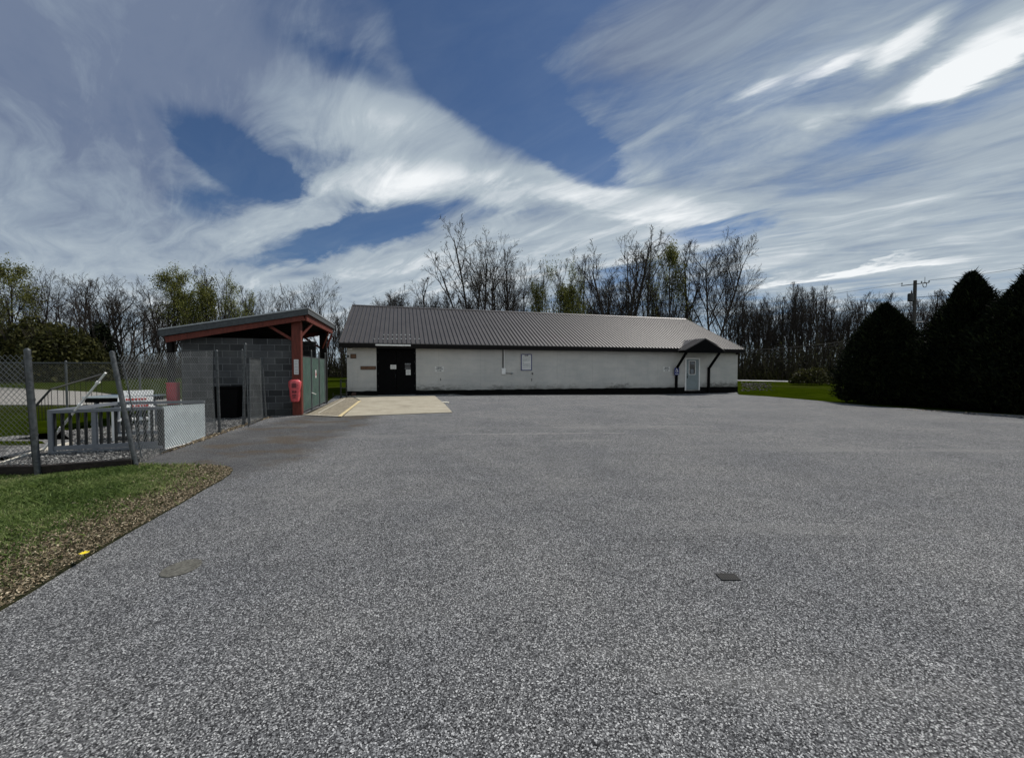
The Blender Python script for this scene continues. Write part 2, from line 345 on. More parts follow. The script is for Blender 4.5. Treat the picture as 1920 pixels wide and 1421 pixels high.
    c = t.mix(t.ss(t.noise(3, 5, 0.7, t.o), 0.5, 0.75, 0, 0.5), c, (0.12, 0.12, 0.11))
    t.col(c).set(0.5, 0.6, 0.5); MATS['galvanised'] = t.m
    t = NT('red_stain')
    g = t.noise(4, 5, 0.7, t.vec(t.o, (4, 4, 0.7)))
    c = t.ramp(g, [(0.25, (0.060, 0.012, 0.008)), (0.7, (0.150, 0.033, 0.020))])
    t.col(c).set(0.65, 0, 0.3).bump(g, 0.003); MATS['red_stain'] = t.m
    t = NT('bark')
    g = t.noise(3, 5, 0.7, t.vec(t.pos, (4, 4, 0.8)))
    t.col(t.ramp(g, [(0.3, (0.016, 0.014, 0.012)), (0.7, (0.060, 0.052, 0.045))])).set(0.95, 0, 0.1).bump(g, 0.03); MATS['bark'] = t.m
    t = NT('pole_wood')
    g = t.noise(3, 5, 0.7, t.vec(t.pos, (8, 8, 0.6)))
    t.col(t.ramp(g, [(0.3, (0.03, 0.028, 0.026)), (0.7, (0.09, 0.084, 0.078))])).set(0.9, 0, 0.2); MATS['pole_wood'] = t.m
    t = NT('timber')
    g = t.noise(5, 5, 0.7, t.vec(t.pos, (0.8, 6, 6)))
    t.col(t.ramp(g, [(0.3, (0.012, 0.010, 0.009)), (0.7, (0.04, 0.033, 0.028))])).set(0.95, 0, 0.15).bump(g, 0.01); MATS['timber'] = t.m
    simple('strip_shadow', (0.010, 0.0095, 0.0085), 0.95, 0, 0.5, 6, 0.05, 0.01)
    simple('twig', (0.035, 0.030, 0.027), 0.95, spec=0.1)
    simple('wire', (0.13, 0.14, 0.14), 0.5, 0.55, 0.3, 3)
    simple('wire_dark', (0.10, 0.11, 0.11), 0.6, 0.4, 0.3, 3)
    simple('green_slat', (0.026, 0.16, 0.10), 0.55, 0, 0.25, 5)
    simple('black_paint', (0.0022, 0.0022, 0.0026), 0.75, 0, 0.3, 4, 0.08)
    simple('dark_brown', (0.006, 0.005, 0.0045), 0.7, 0, 0.25, 3, 0.15)
    simple('plinth', (0.004, 0.004, 0.0037), 0.95, 0, 0.5, 3, 0.1, 0.01)
    simple('white_paint', (0.72, 0.72, 0.70), 0.5, 0, 0.08, 4)
    simple('white_plastic', (0.80, 0.80, 0.77), 0.45, 0, 0.06, 5)
    simple('paper', (0.62, 0.62, 0.60), 0.8, 0, 0.06, 8)
    simple('door_grey', (0.19, 0.23, 0.24), 0.5, 0, 0.1, 3)
    simple('vinyl_grey', (0.15, 0.165, 0.185), 0.5, 0, 0.1, 3)
    simple('panel_pale', (0.46, 0.52, 0.53), 0.6, 0, 0.12, 5)
    simple('table_top', (0.50, 0.56, 0.56), 0.6, 0, 0.12, 5)
    simple('dark_steel', (0.012, 0.014, 0.014), 0.6, 0.1, 0.2, 5)
    simple('pink_bag', (0.52, 0.075, 0.085), 0.4, 0, 0.35, 9)
    simple('bag_dark', (0.13, 0.012, 0.018), 0.5, 0, 0.2, 9)
    simple('red_plastic', (0.42, 0.008, 0.025), 0.45, 0, 0.2, 5)
    simple('sign_brown', (0.12, 0.062, 0.032), 0.7, 0, 0.3, 12)
    simple('sign_edge', (0.05, 0.022, 0.014), 0.7)
    simple('sign_blue', (0.012, 0.022, 0.13), 0.4, 0, 0.1, 4)
    simple('sign_white', (0.72, 0.72, 0.72), 0.5, 0, 0.05, 4)
    simple('ink', (0.02, 0.022, 0.024), 0.8, 0, 0.1)
    simple('ink_grey', (0.17, 0.19, 0.21), 0.8, 0, 0.1)
    simple('ink_red', (0.55, 0.05, 0.04), 0.7, 0, 0.1)
    simple('yellow_paint', (0.62, 0.50, 0.27), 0.7, 0, 0.25, 9)
    simple('pale_curb', (0.60, 0.56, 0.46), 0.85, 0, 0.15, 9)
    simple('shingle', (0.055, 0.062, 0.066), 0.85, 0, 0.25, 14)
    simple('drip_edge', (0.30, 0.32, 0.33), 0.5, 0.2, 0.15, 6)
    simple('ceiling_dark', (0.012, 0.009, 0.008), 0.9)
    simple('road_grey', (0.46, 0.45, 0.43), 0.9, 0, 0.1, 0.5)
    simple('stone', (0.20, 0.19, 0.17), 0.9, 0, 0.4, 3)
    simple('petal', (0.85, 0.66, 0.02), 0.6, 0, 0.1)
    simple('iron', (0.011, 0.011, 0.010), 0.7, 0.2, 0.4, 40)
    simple('lid_concrete', (0.115, 0.112, 0.098), 0.95, 0, 0.5, 60, 0.05)
    simple('transformer', (0.03, 0.033, 0.036), 0.5, 0.3, 0.2)
    t = NT('window_glass'); t.col((0.008, 0.009, 0.010)).set(0.12, 0, 0.5); MATS['window_glass'] = t.m
    island_mat('grass_blade', [(0.0, (0.035, 0.070, 0.015)), (0.35, (0.10, 0.16, 0.036)), (0.65, (0.19, 0.26, 0.075)), (0.86, (0.30, 0.36, 0.14)), (1.0, (0.44, 0.42, 0.22))], 0.6, 0.25, 0.35, 1.3)
    island_mat('litter', [(0.0, (0.055, 0.040, 0.025)), (0.4, (0.19, 0.145, 0.092)), (0.75, (0.36, 0.29, 0.19)), (1.0, (0.56, 0.48, 0.34))], 0.85, 0.2)
    island_mat('stones', [(0.0, (0.03, 0.03, 0.031)), (0.5, (0.10, 0.099, 0.095)), (0.85, (0.22, 0.215, 0.20)), (1.0, (0.42, 0.41, 0.39))], 0.85, 0.25)
    island_mat('rubble_stone', [(0.0, (0.02, 0.02, 0.018)), (0.7, (0.09, 0.088, 0.075)), (1.0, (0.16, 0.155, 0.13))], 0.9, 0.1)
    island_mat('leaf_olive', [(0.0, (0.05, 0.06, 0.012)), (0.5, (0.12, 0.13, 0.025)), (1.0, (0.24, 0.24, 0.07))], 0.6, 0.2, 0.45)
    island_mat('leaf_spring', [(0.0, (0.08, 0.10, 0.02)), (0.5, (0.19, 0.21, 0.045)), (1.0, (0.34, 0.36, 0.13))], 0.6, 0.2, 0.5)
    island_mat('leaf_bud', [(0.0, (0.06, 0.055, 0.038)), (0.6, (0.13, 0.12, 0.07)), (1.0, (0.24, 0.23, 0.15))], 0.7, 0.2, 0.3)
    island_mat('hedge_leaf', [(0.0, (0.014, 0.016, 0.005)), (0.5, (0.040, 0.043, 0.011)), (1.0, (0.085, 0.082, 0.024))], 0.7, 0.15, 0.25)
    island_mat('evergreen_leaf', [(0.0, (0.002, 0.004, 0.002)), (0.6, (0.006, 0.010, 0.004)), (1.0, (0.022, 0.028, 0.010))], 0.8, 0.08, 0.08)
    island_mat('brush_twig', [(0.0, (0.018, 0.016, 0.012)), (0.7, (0.050, 0.045, 0.032)), (1.0, (0.075, 0.078, 0.030))], 0.9, 0.1)
make_materials()
M = MATS

# ------------------------------------------------------------------ mesh helpers
class MB:
    """collects shapes and links them as ONE mesh object"""
    def __init__(s): s.v = []; s.f = []; s.mi = []; s.cur = 0
    def add(s, vs, fs):
        o = len(s.v); s.v += [tuple(v) for v in vs]; s.f += [tuple(i + o for i in f) for f in fs]; s.mi += [s.cur] * len(fs); return s
    def box(s, c, d, rz=0.0, M4=None):
        hx, hy, hz = d[0] / 2, d[1] / 2, d[2] / 2
        m = M4 if M4 is not None else Matrix.Translation(Vector(c)) @ Matrix.Rotation(rz, 4, 'Z')
        vs = [m @ Vector((sx * hx, sy * hy, sz * hz)) for sx in (-1, 1) for sy in (-1, 1) for sz in (-1, 1)]
        return s.add(vs, [(0, 1, 3, 2), (4, 6, 7, 5), (0, 4, 5, 1), (2, 3, 7, 6), (0, 2, 6, 4), (1, 5, 7, 3)])
    def bevel_box(s, c, d, b=0.01, rz=0.0):
        bm = bmesh.new(); bmesh.ops.create_cube(bm, size=1.0)
        bmesh.ops.scale(bm, vec=d, verts=bm.verts)
        bmesh.ops.bevel(bm, geom=bm.edges[:], offset=b, segments=2, affect='EDGES')
        bmesh.ops.transform(bm, matrix=Matrix.Translation(Vector(c)) @ Matrix.Rotation(rz, 4, 'Z'), verts=bm.verts)
        bm.verts.index_update()
        s.add([v.co for v in bm.verts], [[v.index for v in f.verts] for f in bm.faces]); bm.free(); return s
    def beam(s, a, b, w, h, up=(0, 0, 1)):
        """rectangular bar from a to b: w across, h along up"""
        a = Vector(a); b = Vector(b); d = (b - a).normalized(); x = d.cross(Vector(up)).normalized(); u = x.cross(d).normalized()
        vs = [p + x * (w / 2 * i) + u * (h / 2 * j) for p in (a, b) for i, j in ((-1, -1), (1, -1), (1, 1), (-1, 1))]
        return s.add(vs, [(0, 1, 2, 3), (7, 6, 5, 4), (0, 4, 5, 1), (1, 5, 6, 2), (2, 6, 7, 3), (3, 7, 4, 0)])
    def tube(s, pts, r, n=8, r2=None, caps=True):
        pts = [Vector(p) for p in pts]; rs = [r + ((r2 if r2 is not None else r) - r) * i / max(1, len(pts) - 1) for i in range(len(pts))]
        vs = []; fs = []
        for i, p in enumerate(pts):
            d = (pts[min(i + 1, len(pts) - 1)] - pts[max(i - 1, 0)]).normalized()
            x = d.cross(Vector((0, 0, 1))) if abs(d.z) < 0.95 else d.cross(Vector((1, 0, 0)))
            x.normalize(); y = d.cross(x)
            vs += [p + (x * math.cos(2 * math.pi * k / n) + y * math.sin(2 * math.pi * k / n)) * rs[i] for k in range(n)]
            if i: fs += [((i - 1) * n + k, (i - 1) * n + (k + 1) % n, i * n + (k + 1) % n, i * n + k) for k in range(n)]
        if caps: fs += [tuple(range(n))[::-1], tuple(range((len(pts) - 1) * n, len(pts) * n))]
        return s.add(vs, fs)
    def lathe(s, c, prof, n=20, squash=1.0):
        c = Vector(c); vs = []; fs = []
        for i, (r, z) in enumerate(prof):
            vs += [c + Vector((r * math.cos(2 * math.pi * k / n), r * squash * math.sin(2 * math.pi * k / n), z)) for k in range(n)]
            if i: fs += [((i - 1) * n + k, (i - 1) * n + (k + 1) % n, i * n + (k + 1) % n, i * n + k) for k in range(n)]
        fs += [tuple(range(n))[::-1], tuple(range((len(prof) - 1) * n, len(prof) * n))]
        return s.add(vs, fs)
    def prism(s, poly, ext):
        """planar polygon pushed along ext"""
        n = len(poly); ext = Vector(ext); a = [Vector(p) for p in poly]; b = [p + ext for p in a]
        return s.add(a + b, [tuple(range(n)), tuple(range(n, 2 * n))[::-1]] + [(i, i + n, (i + 1) % n + n, (i + 1) % n) for i in range(n)])
    def build(s, name, mat, parent=None, smooth=False, mw=None, loc=None, fixn=True):
        me = bpy.data.meshes.new(name); me.from_pydata(s.v, [], s.f)
        for m in (mat if isinstance(mat, (list, tuple)) else [mat]): me.materials.append(m)
        if isinstance(mat, (list, tuple)): me.polygons.foreach_set('material_index', s.mi)
        if fixn:
            bm = bmesh.new(); bm.from_mesh(me); bmesh.ops.recalc_face_normals(bm, faces=bm.faces); bm.to_mesh(me); bm.free()
        if smooth:
            me.polygons.foreach_set('use_smooth', [True] * len(me.polygons))
            try: me.set_sharp_from_angle(angle=R(40))
            except Exception: pass
        me.update()
        o = bpy.data.objects.new(name, me); C.objects.link(o)
        if parent: o.parent = parent
        if mw is not None: o.matrix_local = mw
        if loc is not None: o.location = loc
        return o
def np_obj(name, V, n, mat, parent=None, smooth=False):
    """V: (faces*n,3) loose n-gons sharing nothing"""
    V = np.asarray(V, dtype=np.float32).reshape(-1, 3); nf = len(V) // n
    return np_mesh(name, V, np.arange(len(V)).reshape(nf, n), mat, parent, smooth)
def np_mesh(name, V, Fa, mat, parent=None, smooth=False, link=True):
    V = np.asarray(V, dtype=np.float32).reshape(-1, 3); Fa = np.asarray(Fa, dtype=np.int32); nf, n = Fa.shape
    me = bpy.data.meshes.new(name); me.vertices.add(len(V)); me.vertices.foreach_set('co', V.ravel())
    me.loops.add(nf * n); me.loops.foreach_set('vertex_index', Fa.ravel())
    me.polygons.add(nf); me.polygons.foreach_set('loop_start', np.arange(nf, dtype=np.int32) * n)
    me.polygons.foreach_set('loop_total', np.full(nf, n, dtype=np.int32))
    if smooth: me.polygons.foreach_set('use_smooth', np.ones(nf, dtype=bool))
    me.materials.append(mat); me.update(calc_edges=True); me.validate()
    if not link: return me
    o = bpy.data.objects.new(name, me); C.objects.link(o)
    if parent: o.parent = parent
    return o
def tag(o, label=None, cat=None, group=None, kind=None):
    for k, v in (('label', label), ('category', cat), ('group', group), ('kind', kind)):
        if v: o[k] = v
    return o
def thing(name, label, cat, loc=(0, 0, 0), rz=0.0, group=None):
    o = bpy.data.objects.new(name, None); C.objects.link(o); o.location = loc; o.rotation_euler = (0, 0, rz)
    o.empty_display_size = 0.2
    return tag(o, label, cat, group)
def sstep(a, lo, hi):
    t = np.clip((a - lo) / (hi - lo), 0, 1); return t * t * (3 - 2 * t)
def gz(x, y):
    """height of the ground: the lot falls a little towards the far right"""
    return float(-0.24 * sstep(x, -6.0, 15.0) * sstep(y, 9.0, 26.0))
def terrace(x, y): return 0.10 * float(1 - sstep(y, 6.2, 8.0))
def sheet(name, poly, off, mat, step=1.0, hf=gz, kind='structure', rough=0.0, thick=0.0):
    """ground-hugging sheet: polygon cut on a grid and laid on the ground"""
    bm = bmesh.new(); vs = [bm.verts.new((p[0], p[1], 0)) for p in poly]; bm.faces.new(vs)
    bmesh.ops.triangulate(bm, faces=bm.faces[:])
    xs = [p[0] for p in poly]; ys = [p[1] for p in poly]
    for ax, lo, hi in ((0, min(xs), max(xs)), (1, min(ys), max(ys))):
        k = math.ceil(lo / step) * step
        while k < hi:
            co = (k, 0, 0) if ax == 0 else (0, k, 0); no = (1, 0, 0) if ax == 0 else (0, 1, 0)
            bmesh.ops.bisect_plane(bm, geom=bm.verts[:] + bm.edges[:] + bm.faces[:], plane_co=co, plane_no=no); k += step
    bmesh.ops.remove_doubles(bm, verts=bm.verts, dist=1e-4)
    bnd = [e for e in bm.edges if e.is_boundary]
    if thick:
        r = bmesh.ops.extrude_edge_only(bm, edges=bnd); low = {v for v in r['geom'] if isinstance(v, bmesh.types.BMVert)}
    else: low = set()
    for v in bm.verts:
        z = hf(v.co.x, v.co.y) + off
        if v in low: z -= thick
        v.co.z = z
    bmesh.ops.recalc_face_normals(bm, faces=bm.faces)
    me = bpy.data.meshes.new(name); bm.to_mesh(me); bm.free(); me.materials.append(mat)
    # up-facing
    o = bpy.data.objects.new(name, me); C.objects.link(o)
    return tag(o, kind=kind)
def text_mesh(body, size, bold=0.0):
    cu = bpy.data.curves.new('t', 'FONT'); cu.body = body; cu.size = size; cu.align_x = 'CENTER'; cu.align_y = 'CENTER'; cu.offset = bold; cu.extrude = 0.001
    cu.resolution_u = 3
    o = bpy.data.objects.new('t', cu); C.objects.link(o); dg = bpy.context.evaluated_depsgraph_get()
    me = bpy.data.meshes.new_from_object(o.evaluated_get(dg)); bpy.data.objects.remove(o); bpy.data.curves.remove(cu); return me
def put_text(name, body, size, mat, parent, loc, rot=(R(90), 0, 0), bold=0.0, sx=1.0):
    me = text_mesh(body, size, bold); me.materials.clear(); me.materials.append(mat); me.name = name
    o = bpy.data.objects.new(name, me); C.objects.link(o); o.parent = parent; o.location = loc; o.rotation_euler = rot; o.scale = (sx, 1, 1); return o
def in_poly(P, poly):
    x, y = P[:, 0], P[:, 1]; c = np.zeros(len(P), bool); n = len(poly)
    for i in range(n):
        x0, y0 = poly[i][:2]; x1, y1 = poly[(i + 1) % n][:2]
        if y0 == y1: continue
        c ^= ((y0 > y) != (y1 > y)) & (x < (x1 - x0) * (y - y0) / (y1 - y0) + x0)
    return c
def dist_line(P, line):
    d = np.full(len(P), 1e9)
    for a, b in zip(line[:-1], line[1:]):
        a = np.array(a[:2]); b = np.array(b[:2]); ab = b - a
        t = np.clip(((P - a) @ ab) / (ab @ ab), 0, 1); d = np.minimum(d, np.linalg.norm(P - (a + t[:, None] * ab), axis=1))
    return d

# ------------------------------------------------------------------ the ground
def build_ground():
    xs = np.unique(np.concatenate([np.arange(-40, 60.1, 1.0), [-900, -400, -200, -120, -80, -60, 80, 120, 200, 400, 900]]))
    ys = np.unique(np.concatenate([np.arange(-20, 70.1, 1.0), [-300, -100, -50, 90, 130, 200, 400, 900]]))
    V = np.array([(x, y, gz(x, y) - 0.03) for y in ys for x in xs]); nx = len(xs)
    Fa = np.array([(j * nx + i, j * nx + i + 1, (j + 1) * nx + i + 1, (j + 1) * nx + i) for j in range(len(ys) - 1) for i in range(nx - 1)])
    tag(np_mesh('ground', V, Fa, M['grass_field'], smooth=True), kind='structure')
build_ground()
def g2(px, py, z=0.0): p = on_z(px, py, z); return (p.x, p.y)
# left edge of the asphalt against the lawn, near to far
edge_px = [(-160, 1260), (-60, 1185), (0, 1146), (60, 1110), (120, 1072), (180, 1036), (240, 1000), (290, 972), (340, 944), (385, 917), (415, 901), (432, 889), (437, 881), (428, 876), (400, 873), (350, 872), (300, 873), (262, 872)]
edge = [g2(*p) for p in edge_px]
gravel_edge = [g2(262, 868), g2(300, 851), g2(345, 836), g2(385, 823), g2(430, 807), g2(480, 790), g2(505, 783), g2(548, 779)]
UX, UY = math.cos(R(16)), math.sin(R(16)); U = Vector((UX, UY, 0)); V_ = Vector((-UY, UX, 0)); RZ = R(16)
W0 = Vector((-8.886, 20.71, 0))                     # left front corner of the long building's wall
SP = Vector((-6.86, 12.3, 0))                        # the shelter's near corner post
right_edge = [(17.6, -14)] + [(19.5, 6.0)] + [g2(1920, 779, -.03), g2(1800, 772, -.05), g2(1700, 766, -.08), g2(1640, 762, -.1), g2(1575, 755.5, -.14), g2(1540, 752, -.16), g2(1500, 748, -.18), g2(1440, 742.5, -.2), g2(1385, 739.5, -.22)]
asph = edge[::1] + gravel_edge + [tuple((SP + V_ * 5.2)[:2]), tuple((W0 + V_ * 0.2 - U * 0.6)[:2]), tuple((W0 + U * 26.45 + V_ * 0.2)[:2])] + right_edge[::-1] + [(-14, -14), (-14, 2.2)]
sheet('parking_lot', asph, 0.0, M['asphalt'], 1.0, thick=0.03)
# concrete pads by the big door
cz = 0.02
pad = [g2(644, 781.3), g2(848, 773.5), g2(833, 757), g2(822, 748.5)] + [g2(815, 742.5)] + [ tuple((W0 + U * 0.2 - V_ * 0.02)[:2]), g2(677, 752.2)]
sheet('concrete_pad', pad, 0.022, M['concrete'], 1.0, thick=0.02)
rampp = [g2(566, 779), g2(640, 782), g2(674, 752.5), tuple((W0 + U * 0.15 - V_ * 0.05)[:2]), tuple((SP + V_ * 5.6 + U * .3)[:2]), tuple((SP + U * 0.28)[:2])]
sheet('entrance_path', rampp, 0.026, M['ramp_aggregate'], 1.0, thick=0.026)
y0, y1 = Vector((*g2(637, 782.5), 0)), Vector((*g2(675, 752.5), 0)); yw = Vector((0.06, 0.0, 0))
sheet('yellow_marking', [tuple((y0 - yw)[:2]), tuple((y0 + yw)[:2]), tuple((y1 + yw)[:2]), tuple((y1 - yw)[:2])], 0.034, M['yellow_paint'], 0.7)
w0, w1 = Vector((*g2(568, 779), 0)), Vector((*g2(640, 782.5), 0))
sheet('white_marking', [tuple(w0[:2]), tuple(w1[:2]), tuple((w1 + Vector((0, .07, 0)))[:2]), tuple((w0 + Vector((0, .07, 0)))[:2])], 0.031, M['pale_curb'], 0.7)
w0, w1 = SP + U * 0.55 + V_ * 0.1, SP + U * 0.55 + V_ * 6.2
sheet('white_marking', [tuple(w0[:2]), tuple((w0 + U * .035)[:2]), tuple((w1 + U * .035)[:2]), tuple(w1[:2])], 0.031, M['pale_curb'], 0.7)
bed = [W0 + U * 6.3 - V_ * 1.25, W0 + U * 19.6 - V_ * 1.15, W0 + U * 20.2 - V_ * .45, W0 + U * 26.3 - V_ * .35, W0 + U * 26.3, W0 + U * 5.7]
sheet('wall_shadow_strip', [tuple(q[:2]) for q in bed], 0.006, M['strip_shadow'], 1.0)  # dark ground strip; its colour stands in for part of the eave's shadow
# gravel bed behind the chain link, inner lawn, gravel drive, road
gravel = [(-13, 5.33), (-6.5, 5.40)] + gravel_edge[:1] + gravel_edge[1:] + [tuple((SP - U * 3.2 - V_ * .1)[:2]), (-10.6, 9.0), (-8.4, 7.4), (-8.0, 6.7), (-7.45, 5.7), (-13, 5.62)]
sheet('gravel_bed', gravel, 0.008, M['gravel_bed'], 0.5, hf=terrace, thick=0.12)
sheet('inner_lawn', [(-30, 5.6), (-7.5, 5.72), (-8.05, 6.7), (-8.5, 7.4), (-10.7, 9.0), (-12.5, 13), (-30, 13)], 0.004, M['grass_field'], 1.0, hf=terrace)
sheet('gravel_drive', [(-120, 15.4), (-11.5, 15.7), (-14, 17.6), (-20, 20), (-26, 24), (-40, 30), (-120, 42)], 0.0, M['gravel_drive'], 4.0)
rd = Vector((0.765, -0.644, 0)); rn = Vector((0.644, 0.765, 0)); rp = Vector((31, 52, 0))
sheet('road', [tuple((rp + rd * a + rn * b)[:2]) for a, b in ((-160, 0), (90, 0), (90, 5.5), (-160, 5.5))], 0.02, M['road_grey'], 8.0)

# lawn at the left of the lot: soil, blades, dead-leaf litter
lawn = edge + [(-6.3, 5.72), (-6.6, 5.3), (-13, 5.2), (-13, 1.6)]
def lawn_h(x, y): return 0.012 + 0.008 * math.sin(x * 1.7 + y) * math.cos(y * 1.3)
sheet('lawn', lawn, 0.0, M['lawn_soil'], 0.4, hf=lawn_h, thick=0.06)
def lawn_z(P): return 0.012 + 0.008 * np.sin(P[:, 0] * 1.7 + P[:, 1]) * np.cos(P[:, 1] * 1.3)
def vnoise(P, s, seed=0):
    r = np.random.default_rng(seed); out = 0
    for k in range(5):
        a = r.uniform(0, 6.28); f = s * r.uniform(0.6, 1.8); out = out + np.sin((P[:, 0] * math.cos(a) + P[:, 1] * math.sin(a)) * f + r.uniform(0, 6.28) + 1.3 * np.sin(P[:, 1] * f * .7))
    return out / 5
def build_blades():
    P = np.column_stack([RNG.uniform(-9.2, -2.4, 330000), RNG.uniform(1.6, 6.0, 330000)])
    P = P[in_poly(P, lawn)]
    vis = (P[:, 0] / np.maximum(P[:, 1], .1) > -1.5); P = P[vis]
    d = dist_line(P, edge); w = 0.22 + 0.18 * vnoise(P, 2.5, 3)
    tip = sstep(P[:, 0] + 0.25 * P[:, 1], -3.75, -2.95)
    prob = np.clip((d - w * .5) / (w * .9), 0.20, 1) * (1 - 0.93 * tip)
    keep = RNG.uniform(size=len(P)) < prob * (0.70 + 0.40 * vnoise(P, 5, 5) + 0.25 * vnoise(P, 1.6, 15)); P = P[keep]
    n = len(P); h = RNG.uniform(0.018, 0.062, n) * (1 + 0.55 * vnoise(P, 3.4, 8)); a = RNG.uniform(0, 6.283, n); wd = RNG.uniform(0.0022, 0.0045, n)
    z = lawn_z(P) - 0.004
    b = np.column_stack([P, z]); sx = np.column_stack([np.cos(a) * wd, np.sin(a) * wd, np.zeros(n)])
    la = RNG.uniform(0, 6.283, n); ln = RNG.uniform(0.2, 1.5, n) * h
    tipv = b + np.column_stack([np.cos(la) * ln, np.sin(la) * ln, h])
    mid = b + np.column_stack([np.cos(la) * ln * .3, np.sin(la) * ln * .3, h * .6])
    Vv = np.stack([b - sx, b + sx, mid + sx * .8, tipv, mid - sx * .8], axis=1)
    tag(np_obj('grass', Vv, 5, M['grass_blade']), 'short green lawn grass beside the asphalt', 'grass', kind='stuff')
    # litter
    P = np.column_stack([RNG.uniform(-9.2, -2.4, 260000), RNG.uniform(1.6, 6.0, 260000)])
    P = P[in_poly(P, [(x - 0.0, y) for x, y in lawn])]; P = P[(P[:, 0] / np.maximum(P[:, 1], .1) > -1.5)]
    d = dist_line(P, edge); w = 0.26 + 0.2 * vnoise(P, 2.1, 4); tip = sstep(P[:, 0] + 0.25 * P[:, 1], -3.9, -3.1)
    prob = np.clip(1.15 - d / w, 0.03, 1) + tip
    P = P[RNG.uniform(size=len(P)) < prob]; n = len(P)
    c = np.column_stack([P, lawn_z(P) + RNG.uniform(0.0, 0.022, n)])
    u = RNG.normal(size=(n, 3)) * (1, 1, .45); u /= np.linalg.norm(u, axis=1)[:, None]
    v = np.cross(u, RNG.normal(size=(n, 3))); v /= np.linalg.norm(v, axis=1)[:, None]
    L1 = RNG.uniform(0.005, 0.017, n)[:, None]; L2 = RNG.uniform(0.0015, 0.0055, n)[:, None]
    Vv = np.stack([c - u * L1, c + v * L2, c + u * L1, c - v * L2], axis=1)
    tag(np_obj('leaf_litter', Vv, 4, M['litter']), 'brown dead leaves and chips along the asphalt edge', 'leaf litter', kind='stuff')
build_blades()
OCT = np.array([(1, 0, 0), (0, 1, 0), (-1, 0, 0), (0, -1, 0), (0, 0, 1), (0, 0, -1)], float)
OCF = np.array([(0, 1, 4), (1, 2, 4), (2, 3, 4), (3, 0, 4), (1, 0, 5), (2, 1, 5), (3, 2, 5), (0, 3, 5)])
def stones(name, P, z, rlo, rhi, mat):
    n = len(P); V = np.repeat(OCT[None], n, 0) * RNG.uniform(rlo, rhi, n)[:, None, None] * RNG.uniform(.6, 1.4, (n, 6, 1)) * np.array([1, 1, .7])
    a = RNG.uniform(0, 6.28, n); ca, sa = np.cos(a), np.sin(a)
    X = V[..., 0] * ca[:, None] - V[..., 1] * sa[:, None]; Y = V[..., 0] * sa[:, None] + V[..., 1] * ca[:, None]
    V = np.stack([X + P[:, :1], Y + P[:, 1:2], V[..., 2] + z[:, None]], axis=2)
    Fa = (OCF[None] + (np.arange(n) * 6)[:, None, None]).reshape(-1, 3)
    return np_mesh(name, V.reshape(-1, 3), Fa, mat)
P = np.column_stack([RNG.uniform(-11.5, -5.5, 60000), RNG.uniform(5.3, 12, 60000)]); P = P[in_poly(P, gravel)][:17000]
tz = 0.10 * (1 - sstep(P[:, 1], 6.2, 8.0))
tag(stones('gravel', P, tz + 0.012, 0.010, 0.026, M['stones']), 'loose grey gravel under the chain link fence', 'gravel', kind='stuff')
# leaves caught along the gravel edge and under the evergreens
def strip_litter(name, line, n, spread, label, z=0.012, big=1.0):
    P = []
    for a, b in zip(line[:-1], line[1:]):
        a = np.array(a[:2]); b = np.array(b[:2]); k = max(1, int(n * np.linalg.norm(b - a)))
        t = RNG.uniform(size=(k, 1)); P.append(a + (b - a) * t + RNG.normal(size=(k, 2)) * spread)
    P = np.concatenate(P); n = len(P); zz = np.array([gz(x, y) for x, y in P])
    c = np.column_stack([P, zz + z + RNG.uniform(0, 0.02, n)])
    u = RNG.normal(size=(n, 3)) * (1, 1, .35); u /= np.linalg.norm(u, axis=1)[:, None]
    v = np.cross(u, RNG.normal(size=(n, 3))); v /= np.linalg.norm(v, axis=1)[:, None]
    L1 = RNG.uniform(0.01, 0.03, n)[:, None] * big; L2 = RNG.uniform(0.004, 0.014, n)[:, None] * big
    tag(np_obj(name, np.stack([c - u * L1, c + v * L2, c + u * L1, c - v * L2], axis=1), 4, M['litter']), label, 'leaf litter', kind='stuff')
strip_litter('dead_leaves', gravel_edge[1:7], 420, 0.05, 'dead leaves gathered between the gravel and the apron')

# dandelion, manhole lid, small iron cover
dp = on_z(158, 1044, 0.05)
o = thing('dandelion', 'yellow dandelion flower at the edge of the lawn', 'flower', (dp.x, dp.y, 0.03))
st = MB(); st.tube([(0, 0, 0), (0.003, 0, 0.045)], 0.003, 6); st.build('stem', M['leaf_olive'], o)
fl = MB()
for k in range(36):
    a = k * 2.4; r = 0.008 + 0.026 * (k / 36); d = Vector((math.cos(a), math.sin(a), 0.25)); s_ = Vector((-math.sin(a), math.cos(a), 0)) * 0.004
    c = Vector((0.003, 0, 0.048)); fl.add([c - s_, c + s_, c + d * r + s_, c + d * r - s_], [(0, 1, 2, 3)])
fl.build('petals', M['petal'], o, fixn=False)
p = on_z(340, 1065, 0)
m = MB(); m.lathe((0, 0, 0), [(0.115, 0.0), (0.115, 0.006), (0.105, 0.008), (0.10, 0.006), (0.02, 0.007)], 28, 1.15)
m.lathe((0, 0, 0.0065), [(0.012, 0), (0.010, 0.002)], 10)
tag(m.build('manhole_cover', M['lid_concrete'], loc=(p.x, p.y, 0.0)), 'round dull brown cover set in the asphalt near the lawn', 'manhole cover')
p = on_z(1365, 1082, 0)
m = MB(); m.box((0, 0, 0.004), (0.135, 0.085, 0.008))
for k in range(7):
    for j in range(4): m.lathe((-0.054 + k * 0.018, -0.029 + j * 0.019, 0.008), [(0.006, 0), (0.004, 0.004)], 7)
tag(m.build('drain_cover', M['iron'], loc=(p.x, p.y, 0.0)), 'small black iron cover in the middle of the asphalt', 'drain cover')
